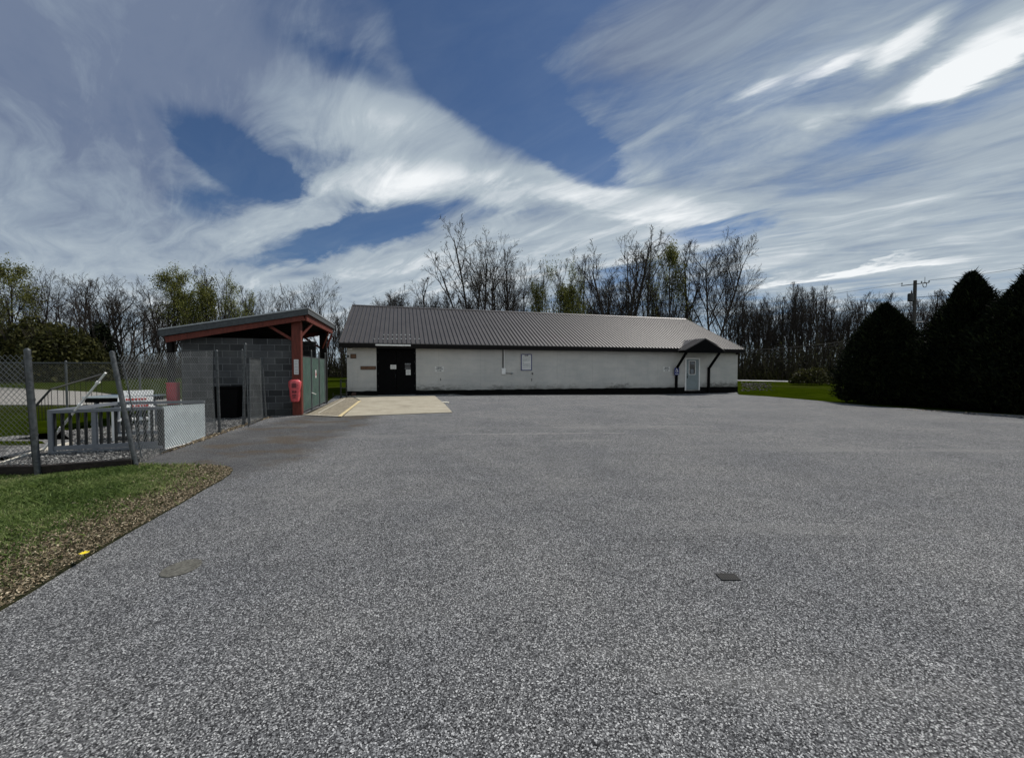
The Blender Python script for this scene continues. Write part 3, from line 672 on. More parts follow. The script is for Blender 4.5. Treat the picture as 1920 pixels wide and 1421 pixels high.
# ------------------------------------------------------------------ the long building
def wall_pt(px, py, off=0.0):
    """point seen at a pixel on the facade plane (off metres in front of it), as (s, z)"""
    d = ray(px, py); n = -V_; p0 = W0 + n * off - Vector((0, 0, 0)); cam0 = Vector((0, 0, EYE))
    t = (p0 - cam0).dot(n) / d.dot(n); q = cam0 + d * t - W0
    return q.dot(U), q.z
WL = 26.3; WD = 11.1; EZ = 2.85; RISE = 2.87; RUN = 6.0
bld = thing('long_building', 'long low white block building with a brown ribbed metal roof', 'building', W0, RZ)
def wallx(px, py=690): return wall_pt(px, py)[0]
D0, D1 = wallx(706), wallx(780); DT = wall_pt(740, 653)[1]
def wall_mesh():
    m = MB(); t = 0.2
    zb = -0.5; zt = 2.72
    m.box(((D0) / 2, t / 2, (zb + zt) / 2), (D0, t, zt - zb))
    m.box(((D1 + WL) / 2, t / 2, (zb + zt) / 2), (WL - D1, t, zt - zb))
    m.box(((D0 + D1) / 2, t / 2, (DT + zt) / 2), (D1 - D0, t, zt - DT))
    m.box((t / 2, WD / 2 + t / 2, (zb + zt) / 2), (t, WD - t, zt - zb)); m.box((WL - t / 2, WD / 2 + t / 2, (zb + zt) / 2), (t, WD - t, zt - zb))
    m.box((WL / 2, WD + t / 2, (zb + zt) / 2), (WL, t, zt - zb))
    for s in (0.1, WL - 0.1):   # gables
        m.prism([(s - 0.1, 0.0, zt), (s - 0.1, WD + t, zt), (s - 0.1, WD / 2 + .1, zt + RISE * 0.93)], (0.2, 0, 0))
    return m
wall_mesh().build('wall', M['painted_wall'], bld)
# dark foundation band in front, broken at the doors
P0 = wallx(1284); P1 = wallx(1311)
zb = -0.6
def plz(s): return 0.25 - 0.10 * s / WL
for a, b in ((-0.02, D0), (D1, P0 - 0.02), (P1 + 0.02, WL + 0.02)):
    m = MB(); n = max(1, int((b - a) / 0.25)); k = (b - a) / n
    for i in range(n):
        x0 = a + i * k; x1 = x0 + k; h0 = plz(x0) + 0.018 * math.sin(x0 * 7.3) * math.sin(x0 * 2.1); h1 = plz(x1) + 0.018 * math.sin(x1 * 7.3) * math.sin(x1 * 2.1)
        m.add([(x0, -0.03, zb), (x1, -0.03, zb), (x1, -0.03, h1), (x0, -0.03, h0), (x0, 0.0, h0), (x1, 0.0, h1)], [(0, 1, 2, 3), (3, 2, 5, 4)])
    m.build('foundation', M['plinth'], bld, fixn=False)
# roof: two slopes with raised ribs
def roof_mesh():
    m = MB(); s0, s1 = -0.32, WL + 0.12
    y0 = -0.45; th = 0.05
    ym = y0 + RUN; y2 = y0 + 2 * RUN; z0 = EZ; z1 = EZ + RISE
    m.prism([(s0, y0, z0), (s0, ym, z1), (s0, y2, z0), (s0, y2, z0 - th), (s0, ym, z1 - th), (s0, y0, z0 - th)], (s1 - s0, 0, 0))
    n = int((s1 - s0) / 0.245); sl = Vector((0, RUN, RISE)).normalized(); nn = Vector((0, -RISE, RUN)).normalized()
    for i in range(n + 1):
        s = s0 + 0.02 + i * (s1 - s0 - 0.04) / n
        for (ya, za, yb, zb_, nr) in ((y0, z0, ym, z1, nn), (y2, z0, ym, z1, Vector((0, RISE, RUN)).normalized())):
            a = Vector((s, ya, za)); b = Vector((s, yb, zb_)); up = nr * 0.048; w = Vector((0.020, 0, 0)); w2 = Vector((0.012, 0, 0))
            m.add([a - w, a + w, a + w2 + up, a - w2 + up, b - w, b + w, b + w2 + up, b - w2 + up], [(0, 1, 2, 3), (4, 7, 6, 5), (0, 3, 7, 4), (3, 2, 6, 7), (2, 1, 5, 6)])
    return m
roof = roof_mesh().build('roof', M['roof_metal'], bld)
s0, s1 = -0.32, WL + 0.12; ym = -0.45 + RUN; z1 = EZ + RISE
m = MB(); m.prism([(s0 - .01, ym - .17, z1 - .045), (s0 - .01, ym, z1 + .05), (s0 - .01, ym + .17, z1 - .045), (s0 - .01, ym, z1 + .035)], (s1 - s0 + .02, 0, 0)); m.build('ridge_cap', M['roof_metal'], roof)
m = MB(); 
for yy in (-0.47, -0.45 + 2 * RUN + .02): m.box(((s0 + s1) / 2, yy, EZ - 0.155), (s1 - s0 + .02, 0.03, 0.23))
for s in (s0 - .012, s1 + .012):
    for sg in (0, 1):
        a = Vector((s, -0.45 if not sg else -0.45 + 2 * RUN, EZ - 0.11)); b = Vector((s, ym, z1 - 0.11)); m.beam(a, b, 0.025, 0.17)
m.build('fascia', M['dark_brown'], roof)
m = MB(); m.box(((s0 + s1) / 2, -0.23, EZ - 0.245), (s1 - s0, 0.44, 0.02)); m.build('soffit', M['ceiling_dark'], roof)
# snow guards over the big door
for row, (n, pa, pb, py) in enumerate([(7, 720, 768, 628.5), (11, 702, 786, 636)]):
    for i in range(n):
        px = pa + (pb - pa) * i / (n - 1); d = ray(px, py)
        # meet the front roof slope
        nrm = (V_ * -RISE + Vector((0, 0, RUN))); p0 = W0 - V_ * 0.45 + Vector((0, 0, EZ)); t = (p0 - Vector((0, 0, EYE))).dot(nrm) / d.dot(nrm)
        q = Vector((0, 0, EYE)) + d * t - W0; m = MB(); m.box((q.dot(U), q.dot(V_), q.z + 0.02), (0.07, 0.06, 0.05)); m.build('snow_guard', M['white_plastic'], roof)
# the big dark double door
door = MB(); mid = (D0 + D1) / 2; hh = DT - (-0.03)
for a, b in ((D0 + .05, mid - .006), (mid + .006, D1 - .05)): door.bevel_box(((a + b) / 2, 0.09, -0.03 + hh / 2), (b - a, 0.045, hh - 0.06), 0.006)
dd = door.build('double_door', M['black_paint'], bld)
m = MB(); m.box((D0 + .025, 0.06, hh / 2 - .03), (.05, .13, hh)); m.box((D1 - .025, 0.06, hh / 2 - .03), (.05, .13, hh)); m.box((mid, 0.06, DT - .02), (D1 - D0 - .1, .13, .04)); m.build('door_frame', M['black_paint'], dd)
for s in (D0 + .07, D1 - .07):
    for zz in (0.5, 1.2, 1.85, 2.35): m = MB(); m.box((s, 0.06, zz), (.05, .015, .09)); m.build('hinge', M['dark_steel'], dd)
m = MB(); m.box((mid, 0.02, -.02), (D1 - D0 - .12, .16, .05)); m.build('threshold', M['drip_edge'], dd)
m = MB(); m.tube([(mid - .07, .05, .95), (mid - .07, .02, .98), (mid - .07, .02, 1.15), (mid - .07, .05, 1.18)], .01, 6); m.build('handle', M['dark_steel'], dd)
def notice(px0, py0, px1, py1, name, label, mat, off, lines=4, thick=0.006, ink='ink_grey', cat='sign', top_off=0.0):
    a = wall_pt(px0, py0, -off); b = wall_pt(px1, py1, -off); w = b[0] - a[0]; h = a[1] - b[1]
    o = thing(name, label, cat, W0 + U * ((a[0] + b[0]) / 2) + V_ * off + Vector((0, 0, (a[1] + b[1]) / 2)), RZ)
    m = MB(); m.bevel_box((0, 0, 0), (w, thick, h), 0.0015); m.build('board', mat, o)
    if lines:
        for i in range(lines):
            m = MB(); z = h * (0.34 - 0.68 * i / max(1, lines - 1)); ww = w * random.uniform(.5, .8); m.box((0, -thick / 2 - .001, z), (ww, .002, h * .035)); m.build('text_line', M[ink], o)
    return o, w, h
notice(732, 684, 743, 692, 'notice', 'white landscape paper notice in the middle of the black double door', M['paper'], 0.058, 5, cat='notice')
notice(761, 693, 770, 703, 'notice', 'white portrait paper notice below the small door window', M['paper'], 0.058, 6, cat='notice')
a = wall_pt(759, 682, -.06); b = wall_pt(770, 691, -.06); cx_, cz_ = (a[0] + b[0]) / 2, (a[1] + b[1]) / 2; w_, h_ = b[0] - a[0], a[1] - b[1]
m = MB(); m.box((cx_, .062, cz_), (w_ - .03, .008, h_ - .03)); g = m.build('window', M['window_glass'], dd)
for q_ in (-1, 1): m = MB(); m.box((cx_, .06, cz_ + q_ * h_ / 2), (w_, .02, .025)); m.build('window_trim', M['drip_edge'], g)
# pale strip hung under the roof edge above the door
a = wall_pt(704, 645, .5); b = wall_pt(770, 649.5, .5)
m = MB(); m.bevel_box((0, 0, 0), (b[0] - a[0], .05, .085), .01)
tag(m.build('rain_deflector', M['white_paint'], mw=Matrix.Translation(W0 + U * ((a[0] + b[0]) / 2) - V_ * 0.515 + Vector((0, 0, (a[1] + b[1]) / 2))) @ Matrix.Rotation(RZ, 4, 'Z')), 'long pale deflector strip on the roof edge above the black door', 'deflector')
# fittings on the left bay
def on_wall(px, py, off=0.0):
    s, z = wall_pt(px, py, off); return W0 + U * s - V_ * off + Vector((0, 0, z))
o = thing('floodlight', 'small white floodlight under the eave at the left corner', 'light', on_wall(656, 654, 0.02), RZ)
m = MB(); m.box((0, .0, 0), (.08, .03, .08)); m.tube([(0, 0, 0), (.03, -.1, -.01)], .012, 6); m.build('bracket', M['dark_steel'], o)
m = MB(); m.bevel_box((.03, -.14, -.015), (.22, .1, .07), .015); m.build('lamp_head', M['white_paint'], o)
for (x0, y0_, x1, y1_, nm, lb, ln) in ((657, 663.5, 668, 672, 'plaque', 'small brown square plaque near the left corner of the wall', 0), (676, 686.5, 705, 693, 'nameboard', 'long narrow brown board beside the black double door', 0)):
    a = wall_pt(x0, y0_); b = wall_pt(x1, y1_); w = b[0] - a[0]; h = a[1] - b[1]
    o = thing(nm, lb, 'sign', on_wall((x0 + x1) / 2, (y0_ + y1_) / 2, 0.02), RZ)
    m = MB(); m.bevel_box((0, 0, 0), (w, .03, h), .008); m.build('edge', M['sign_edge'], o)
    m = MB(); m.bevel_box((0, -.012, 0), (w - .06, .02, h - .06), .004); m.build('face', M['sign_brown'], o)
m = MB(); m.bevel_box((0, 0, 0), (.07, .06, .13), .01); tag(m.build('doorbell_box', M['black_paint'], mw=Matrix.Translation(on_wall(652.5, 668, .03)) @ Matrix.Rotation(RZ, 4, 'Z')), 'small black box left of the brown square plaque', 'box')
def surveillance_sign(x0, y0_, x1, y1_, label):
    a = wall_pt(x0, y0_); b = wall_pt(x1, y1_); w = b[0] - a[0]; h = a[1] - b[1]
    o = thing('warning_sign', label, 'sign', on_wall((x0 + x1) / 2, (y0_ + y1_) / 2, 0.008), RZ)
    m = MB(); m.bevel_box((0, 0, 0), (w, .006, h), .002); m.build('board', M['paper'], o)
    y = -.0045
    put_text('lettering', 'VIDEO', h * .34, M['ink'], o, (0, y, h * .27), bold=.004, sx=1.1)
    put_text('lettering', 'SURVEILLANCE', h * .26, M['ink'], o, (0, y, -h * .02), bold=.003, sx=w * .94 / (h * .26 * 7.6))
    put_text('lettering', 'IN USE', h * .26, M['ink'], o, (0, y, -h * .31), bold=.003)
surveillance_sign(815.5, 687, 832, 697, 'small white sign with black words right of the black double door')
surveillance_sign(1244, 687.5, 1256, 696.5, 'small white sign with black words left of the blue accessible sign')
# framed notice board
a = wall_pt(977, 664); b = wall_pt(997, 694.5); w = b[0] - a[0]; h = a[1] - b[1]
o = thing('notice_board', 'tall framed white poster with printed rules on the long wall', 'notice board', on_wall(987, 679.25, 0.03), RZ)
m = MB(); m.box((0, 0, 0), (w - .06, .02, h - .06)); m.build('poster', M['paper'], o)
m = MB()
for sx in (-1, 1): m.box((sx * (w / 2 - .02), -.005, 0), (.045, .04, h))
for sz in (-1, 1): m.box((0, -.005, sz * (h / 2 - .02)), (w - .086, .038, .045))
m.build('frame', M['sign_blue'], o)
put_text('heading', 'RULES', h * .085, M['ink'], o, (0, -.012, h * .41), bold=.005)
m = MB(); zz = h * .33
for blk, (n, cols) in enumerate(((2, 1), (6, 1), (7, 1), (2, 1))):
    for i in range(n):
        # broken bars, as words too small to read
        x = -w * .36; 
        while x < w * .34:
            l = random.uniform(.02, .07); m.box((x + l / 2, -.011, zz), (min(l, w * .36 - x), .002, h * .014)); x += l + .012
            if random.random() < .03: break
        zz -= h * .037
    m.build('paragraph', M['ink_grey'], o); m = MB(); zz -= h * .035
# conduit, meter box, tap
o = thing('electric_box', 'pale grey electric box with conduit from the roof edge', 'electric box', on_wall(944, 696, .04), RZ)
a = on_wall(944, 696, .04)
m = MB(); m.bevel_box((0, 0, 0), (.24, .10, .36), .01); m.build('box', M['white_paint'], o)
m = MB(); m.tube([(-.03, .0, .18), (-.03, .0, 2.62 - a.z)], .026, 8); m.build('conduit', M['dark_steel'], o)
m = MB(); m.tube([(.05, .0, .18), (.05, .0, 2.62 - a.z)], .02, 8); m.build('conduit', M['white_paint'], o)
m = MB(); m.tube([(.1, .0, -.12), (.5, .0, -.13)], .014, 6); pi = m.build('pipe', M['dark_steel'], o)
m = MB(); m.lathe((.52, .0, -.18), [(.02, 0), (.07, .02), (.08, .07), (.05, .11), (.02, .12)], 12); m.build('outlet', M['drip_edge'], pi)
m = MB(); m.tube([(0, .02, .05), (0, -.08, .05), (0, -.1, -.02)], .02, 8); m.lathe((0, -.03, .07), [(.05, 0), (.06, .02), (.02, .03)], 10)
tag(m.build('water_tap', M['dark_steel'], mw=Matrix.Translation(on_wall(998, 702, .03)) @ Matrix.Rotation(RZ, 4, 'Z')), 'dark tap on the wall just below the framed poster', 'tap')
for (px, py, lb) in ((826, 711, 'black hook on the wall below the small white sign by the big door'), (996.5, 712, 'black hook on the wall beneath the dark tap')):
    m = MB(); m.tube([(0, .03, .05), (0, -.05, .05), (0, -.05, -.04), (0, -.02, -.07)], .016, 8)
    tag(m.build('wall_hook', M['black_paint'], mw=Matrix.Translation(on_wall(px, py, .0)) @ Matrix.Rotation(RZ, 4, 'Z')), lb, 'hook')
# corner lamp at the far right
o = thing('wall_lamp', 'dark lamp under the roof at the right corner of the building', 'light', on_wall(1382, 663, .03), RZ)
m = MB(); m.bevel_box((0, -.02, 0), (.2, .1, .14), .02); m.build('housing', M['dark_steel'], o)
m = MB(); m.bevel_box((0, -.09, -.02), (.14, .06, .09), .015); m.build('shade', M['ceiling_dark'], o)
# entrance door at the right
s0_, s1_ = wallx(1283.5), wallx(1311); zt = wall_pt(1297, 671)[1]; zb = wall_pt(1297, 731.5)[1]; fw = .09
dr = None
m = MB(); m.bevel_box(((s0_ + s1_) / 2, -.035, (zt + zb) / 2 - .03), (s1_ - s0_ - 2 * fw - .01, .04, zt - zb - fw - .06), .004); dr = m.build('entrance_door', M['door_grey'], bld); 
m = MB(); m.box((s0_ + fw / 2, -.04, (zt + zb) / 2), (fw, .09, zt - zb)); m.box((s1_ - fw / 2, -.04, (zt + zb) / 2), (fw, .09, zt - zb)); m.box(((s0_ + s1_) / 2, -.04, zt - fw / 2), (s1_ - s0_ - 2 * fw, .088, fw)); m.build('door_frame', M['white_paint'], dr)
a = wall_pt(1290.8, 676.5); b = wall_pt(1302, 702); wx = (a[0] + b[0]) / 2; wz = (a[1] + b[1]) / 2; ww = b[0] - a[0]; wh = a[1] - b[1]
m = MB(); m.box((wx, -.058, wz), (ww - .01, .012, wh - .01)); gl = m.build('window', M['window_glass'], dr)
m = MB()
for sx in (-1, 1): m.box((wx + sx * ww / 2, -.065, wz), (.04, .03, wh + .04))
for sz in (-1, 1): m.box((wx, -.065, wz + sz * wh / 2), (ww - .041, .028, .04))
m.build('window_frame', M['white_paint'], gl)
m = MB(); m.box((wx + .03, -.067, wz + wh * .33), (ww * .6, .004, wh * .2)); m.build('posted_paper', M['ink_grey'], gl)
m = MB(); m.box((wx + .0, -.067, wz - wh * .27), (ww * .5, .004, wh * .32)); m.build('posted_paper', M['ink_grey'], gl)
m = MB(); m.lathe((s0_ + fw + .09, -.075, zb + .95), [(.02, 0), (.035, .02), (.035, .04), (.02, .06)], 10); m.bevel_box((s0_ + fw + .09, -.065, zb + 1.12), (.06, .04, .07), .01); m.bevel_box((s0_ + fw + .09, -.065, zb + .93), (.07, .03, .19), .01); m.build('handle', M['dark_steel'], dr)
# step
m = MB(); m.bevel_box(((s0_ + s1_) / 2, -.30, zb - .13), (1.3, .5, .2), .01); m.build('doorstep', M['plinth'], bld)
# gabled canopy on two knee braces
OC = 1.15
cl = wall_pt(1286, 654, OC); cr_ = wall_pt(1356.5, 652.5, OC); cap = wall_pt(1323, 634.5, OC)
ca, cb, cc = cl[0], cr_[0], (cl[0] + cr_[0]) / 2; zl = EZ - 0.17; zp = cap[1]
yb = -0.45 + (zp - EZ) / RISE * RUN + 0.02
can = thing('door_canopy', 'small gabled canopy with a black front over the grey door', 'canopy', W0, RZ)
m = MB(); th = .05
m.prism([(ca - .08, -OC - .04, zl + .02), (cc, -OC - .04, zp), (cb + .08, -OC - .04, zl + .02), (cb + .08, -OC - .04, zl - .03), (cc, -OC - .04, zp - th), (ca - .08, -OC - .04, zl - .03)], (0, OC - .4, 0))
# upper part running back into the main roof
for sgn, e in ((-1, ca - .08), (1, cb + .08)):
    m.add([(e, -.46, zl + .02), (cc, -.46, zp), (cc, yb, zp), (e, -.40, EZ + .02)], [(0, 1, 2, 3)])
for i in range(5):
    for e in (ca - .08, cb + .08):
        y = -OC - .04 + i * .22; m.beam((e, y + .02, zl + .035), (cc, y + .02, zp + .015), .03, .03, (0, 1, 0))
m.build('canopy_roof', M['roof_metal'], can)
m = MB(); m.prism([(ca - .02, -OC - .02, zl - .03), (cc, -OC - .02, zp - .06), (cb + .02, -OC - .02, zl - .03), (cb + .02, -OC - .02, zl - .16), (ca - .02, -OC - .02, zl - .16)], (0, .04, 0)); m.build('gable_front', M['black_paint'], can)
m = MB(); m.box(((ca + cb) / 2, -OC / 2 - .24, zl - .12), (cb - ca, OC - .5, .03)); m.build('canopy_ceiling', M['black_paint'], can)
m = MB(); m.beam((ca - .1, -.44, zl + .0), (ca - .1, -.40, zl + .16), .02, .02); m.beam((ca - .09, -.47, zl + .05), (cc - 0.02, yb, zp + .02), .05, .02); m.build('valley_flashing', M['drip_edge'], can)
br_s = []
for px in (1267, 1327.5):
    sA = wall_pt(px, 690)[0]; z0_ = -.25; zk = wall_pt(px, 689)[1]
    m = MB(); m.box((sA, -.08, (z0_ + zk) / 2), (.14, .12, zk - z0_))
    m.beam((sA, -.10, zk - .05), (sA, -OC + .14, zl - .14), .13, .12)
    m.build('brace', M['black_paint'], can); br_s.append(sA)
# accessible sign on the left brace
a = wall_pt(1264.5, 689.5, .16); b = wall_pt(1273.5, 703, .16); w = b[0] - a[0]; h = a[1] - b[1]
o = thing('accessible_sign', 'blue sign with white wheelchair symbol on the canopy post', 'sign', on_wall(1269, 696.3, .16), RZ)
m = MB(); m.bevel_box((0, 0, 0), (w, .008, h), .003); m.build('board', M['sign_blue'], o)
m = MB(); S = w * .5; y = -.006
def P2(x, z): return (x * S, y, z * S + h * .12)
m.lathe(P2(-.12, .72), [(.001, -.002), (.001, .002)], 6)
pts = [(.11 * math.cos(a_), .11 * math.sin(a_)) for a_ in np.linspace(0, 6.283, 12, endpoint=False)]; m.prism([P2(-.12 + p_[0], .76 + p_[1]) for p_ in pts], (0, .002, 0))
def seg(p, q, wd):
    p = Vector(P2(*p)); q = Vector(P2(*q)); m.beam(p, q, .003, wd * S, (q - p).cross(Vector((0, 1, 0))))
seg((-.12, .62), (-.06, .1), .16); seg((-.1, .36), (.28, .34), .1); seg((-.08, .1), (.32, .08), .15); seg((.30, .1), (.46, -.4), .14); seg((.42, -.38), (.62, -.32), .12)
ring = [(-.05 + .42 * math.cos(t_), -.14 + .42 * math.sin(t_)) for t_ in np.linspace(R(130), R(345), 14)]
for p_, q_ in zip(ring[:-1], ring[1:]): seg(p_, q_, .1)
m.build('symbol', M['sign_white'], o)
put_text('lettering', 'ACCESSIBLE', h * .13, M['sign_white'], o, (0, -.006, -h * .37), bold=.002, sx=.85)
# small odds along the wall foot
p = on_wall(845, 742, .8); p.z = gz(p.x, p.y) + .004
m = MB(); m.lathe((0, 0, 0), [(.16, 0), (.15, .03), (.05, .045)], 16, .7); tag(m.build('flat_stone', M['stone'], loc=p), 'pale flat stone lying in the shade by the wall', 'stone')
p = on_z(834, 755, 0); m = MB(); m.lathe((0, 0, 0), [(.2, 0), (.19, .03), (.06, .05)], 9, .6); tag(m.build('concrete_lump', M['pale_curb'], loc=(p.x, p.y, 0.0)), 'pale lump of concrete at the right end of the pad', 'stone')
p = on_wall(663, 738, .25); p.z = .02
o = thing('brick', 'dark red brick lying at the left foot of the wall', 'brick', p, RZ)
m = MB(); m.bevel_box((0, 0, .05), (.22, .1, .10), .006); m.bevel_box((.02, .02, .14), (.2, .1, .07), .006); m.build('body', M['sign_edge'], o)
# iron rack at the left corner
o = thing('wire_rack', 'rusty wire rack standing against the left corner of the building', 'rack', Vector((*g2(645, 747), 0)), RZ)
m = MB()
for (x, y) in ((-.16, 0), (.10, 0), (.10, .3), (-.16, .3)): m = MB(); m.tube([(x, y, 0), (x, y, .95)], .018, 6); m.build('leg', M['dark_steel'], o)
m = MB()
for z in (.2, .5, .8, .93):
    m.tube([(-.16, 0, z), (.10, 0, z), (.10, .3, z), (-.16, .3, z), (-.16, 0, z)], .012, 6)
    for k in range(4): m.tube([(-.12 + k * .06, 0, z), (-.12 + k * .06, .3, z)], .006, 5)
    m.build('shelf', M['dark_steel'], o); m = MB()
m.tube([(-.16, 0, .2), (-.45, -.05, .15), (-.5, -.05, .3)], .014, 6); m.tube([(-.5, -.02, .02), (-.5, -.02, .3)], .01, 6)
m.build('side_arm', M['dark_steel'], o)

# ------------------------------------------------------------------ the open shelter
def SPt(u, v, z=0.0): return SP + U * u + V_ * v + Vector((0, 0, z))
sh = thing('open_shelter', 'open lean-to shelter with red posts and a grey block wall', 'shelter', SP, RZ)
ZH, ZL = 3.37, 2.60; RU0, RU1 = -3.44, 0.38; RV0, RV1 = -0.35, 4.55
def rz_(u): return ZL + (ZH - ZL) * (u - RU0) / (RU1 - RU0)
m = MB(); m.prism([(RU0, RV0, rz_(RU0)), (RU1, RV0, rz_(RU1)), (RU1, RV0, rz_(RU1) - .05), (RU0, RV0, rz_(RU0) - .05)], (0, RV1 - RV0, 0)); rf = m.build('roof', M['roof_metal'], sh)
m = MB()
for v in (RV0 - .015, RV1 + .015): m.beam((RU0, v, rz_(RU0) - .10), (RU1, v, rz_(RU1) - .10), .03, .20)
m.beam((RU1 + .015, RV0 - .03, ZH - .09), (RU1 + .015, RV1 + .03, ZH - .09), .03, .17); m.beam((RU0 - .015, RV0 - .03, ZL - .09), (RU0 - .015, RV1 + .03, ZL - .09), .03, .17)
m.build('fascia', M['shingle'], rf)
m = MB()
for v in (RV0 - .035, RV1 + .035): m.beam((RU0, v, rz_(RU0) + .0), (RU1 + .03, v, rz_(RU1) + .0), .03, .035)
m.beam((RU1 + .035, RV0 - .03, ZH), (RU1 + .035, RV1 + .03, ZH), .03, .035); m.build('drip_edge', M['drip_edge'], rf)
m = MB()
for i in range(9): 
    v = RV0 + .3 + i * (RV1 - RV0 - .6) / 8; m.beam((RU0 + .1, v, rz_(RU0) - .12), (RU1 - .1, v, rz_(RU1) - .12), .04, .13)
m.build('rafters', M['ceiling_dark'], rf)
def rbeam(name, a, b, w, h): m = MB(); m.beam(a, b, w, h); return m.build(name, M['red_stain'], sh)
rbeam('beam', (RU0 + .12, RV0 + .05, rz_(RU0) - .28), (RU1 - .10, RV0 + .05, rz_(RU1) - .29), .05, .17)
rbeam('beam', (RU1 - .06, RV0 + .08, ZH - .28), (RU1 - .06, RV1 - .05, ZH - .28), .05, .20)
rbeam('beam', (RU0 + .12, RV1 - .05, rz_(RU0) - .28), (RU1 - .10, RV1 - .05, rz_(RU1) - .29), .05, .17)
PV = 4.3
for (u, v) in ((0, 0), (0, PV), (-3.35, 0), (-3.35, PV)):
    zt_ = rz_(u) - .30; m = MB(); m.bevel_box((u, v + (.0 if v else .0), zt_ / 2 - .05), (.26, .26, zt_ + .1) if u == 0 else (.14, .14, zt_ + .1), .012); m.build('post', M['red_stain'] if (u == 0 and v == 0) else M['dark_brown'], sh)  # rear posts take dark brown: their shade is put into the colour
for (a, b) in (((-.12, 0, 2.35), (-.85, 0, 2.80)), ((.12, .0, 2.5), (.12 + .0, .0, 2.5))): pass
rbeam('brace', (-.12, -.08, 2.40), (-.82, -.16, 2.86), .05, .08)
rbeam('brace', (.02, .12, 2.45), (RU1 - .08, .62, 2.98), .05, .08)
rbeam('brace', (-.02, PV - .12, 2.35), (RU1 - .08, PV - .62, 2.95), .05, .08)
rbeam('brace', (-.12, PV, 2.35), (-.8, PV, 2.84), .05, .08)
rbeam('brace', (.10, PV + .05, 2.35), (RU1 - .06, PV + .12, 2.95), .05, .08)
# block wall under the roof (with a low dark opening)
def block_wall():
    m = MB(); t = .2; top = 2.42; b = -.3; y = .13
    m.box((-1.62, y, (top + b) / 2), (2.98, t, top - b))
    m.box((-3.12 + .1, PV / 2 + .22, (top + b) / 2), (.2, PV - .2, top - b)); m.box((-1.6, PV + .0, (2.62 + b) / 2), (2.6, t, 2.62 - b))
    return m
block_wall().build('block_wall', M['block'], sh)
m = MB(); m.box((-2.25, -.22, .42), (.9, .46, .84)); m.box((-2.25, -.22, .87), (.96, .5, .06))
m.v = [tuple(v) for v in m.v]
o = thing('storage_bin', 'black storage bin against the block wall behind the gate opening', 'bin', SPt(-1.78, -.02), RZ)
m = MB(); 
m.add([(-.26, -.5, .04), (.26, -.5, .04), (.30, -.02, .04), (-.30, -.02, .04), (-.32, -.56, .88), (.32, -.56, .88), (.32, -.02, .92), (-.32, -.02, .92)], [(0, 3, 2, 1), (4, 5, 6, 7), (0, 1, 5, 4), (1, 2, 6, 5), (2, 3, 7, 6), (3, 0, 4, 7)]); m.build('body', M['black_paint'], o)
m = MB(); m.bevel_box((0, -.29, .93), (.70, .60, .06), .02); m.build('lid', M['black_paint'], o)
for sx in (-1, 1):
    m = MB(); m.tube([(sx * .27, -.06, .1), (sx * .33, -.06, .1)], .1, 14); m.build('wheel', M['dark_steel'], o)
# writing board on the corner post
o = thing('post_sign', 'narrow white sign screwed to the red corner post', 'sign', SPt(-.02, -.14, 1.5), RZ)
a_ = at_y(556, 674, 12.15).z; b_ = at_y(556, 702, 12.15).z
m = MB(); m.bevel_box((0.02, 0, (a_ + b_) / 2 - 1.5), (.13, .012, a_ - b_), .003); m.build('board', M['paper'], o)
m = MB()
for k in range(9): m = MB(); m.box((0.02, -.008, (a_ + b_) / 2 - 1.5 + (.4 - k * .1) * (a_ - b_)), (.09, .002, .012)); m.build('text_line', M['ink_grey'], o)
# translucent red bag stretched on the corner post
zt_, zb_ = at_y(555, 712, 12.1).z, at_y(555, 753, 12.1).z; H = zt_ - zb_
o = thing('red_bag', 'crumpled pink-red plastic bag with dark print tied to the post', 'bag', SPt(-.04, -.17, zb_), RZ)
bm = bmesh.new(); prof = [(.11, 0), (.125, .06), (.14, .25), (.155, .5), (.165, .75), (.165, .9), (.135, .96), (.10, 1.0)]
n = 22; rows = []
for (r, z) in prof:
    rows.append([bm.verts.new(((r + .016 * math.sin(k * 2.3 + z * 9) + .014 * math.sin(k * 5.1 - z * 13)) * math.cos(2 * math.pi * k / n), .72 * (r + .01 * math.sin(k * 3.7 + z * 11)) * math.sin(2 * math.pi * k / n), z * H + .012 * math.sin(k * 1.9))) for k in range(n)])
for i in range(len(rows) - 1):
    for k in range(n): bm.faces.new((rows[i][k], rows[i][(k + 1) % n], rows[i + 1][(k + 1) % n], rows[i + 1][k]))
bm.faces.new(rows[0][::-1]); bm.faces.new(rows[-1])
me = bpy.data.meshes.new('sack'); bm.to_mesh(me); bm.free(); me.materials.append(M['pink_bag']); me.polygons.foreach_set('use_smooth', [True] * len(me.polygons))
ob = bpy.data.objects.new('sack', me); C.objects.link(ob); ob.parent = o
for (x, z, w, h) in ((0, .74, .13, .20), (-.03, .46, .06, .10), (.045, .46, .05, .10), (0, .30, .12, .07), (0.0, .20, .1, .035)): m = MB(); m.bevel_box((x, -.117, z * H), (w, .018, h * H), .004); m.build('printed_patch', M['bag_dark'], o)

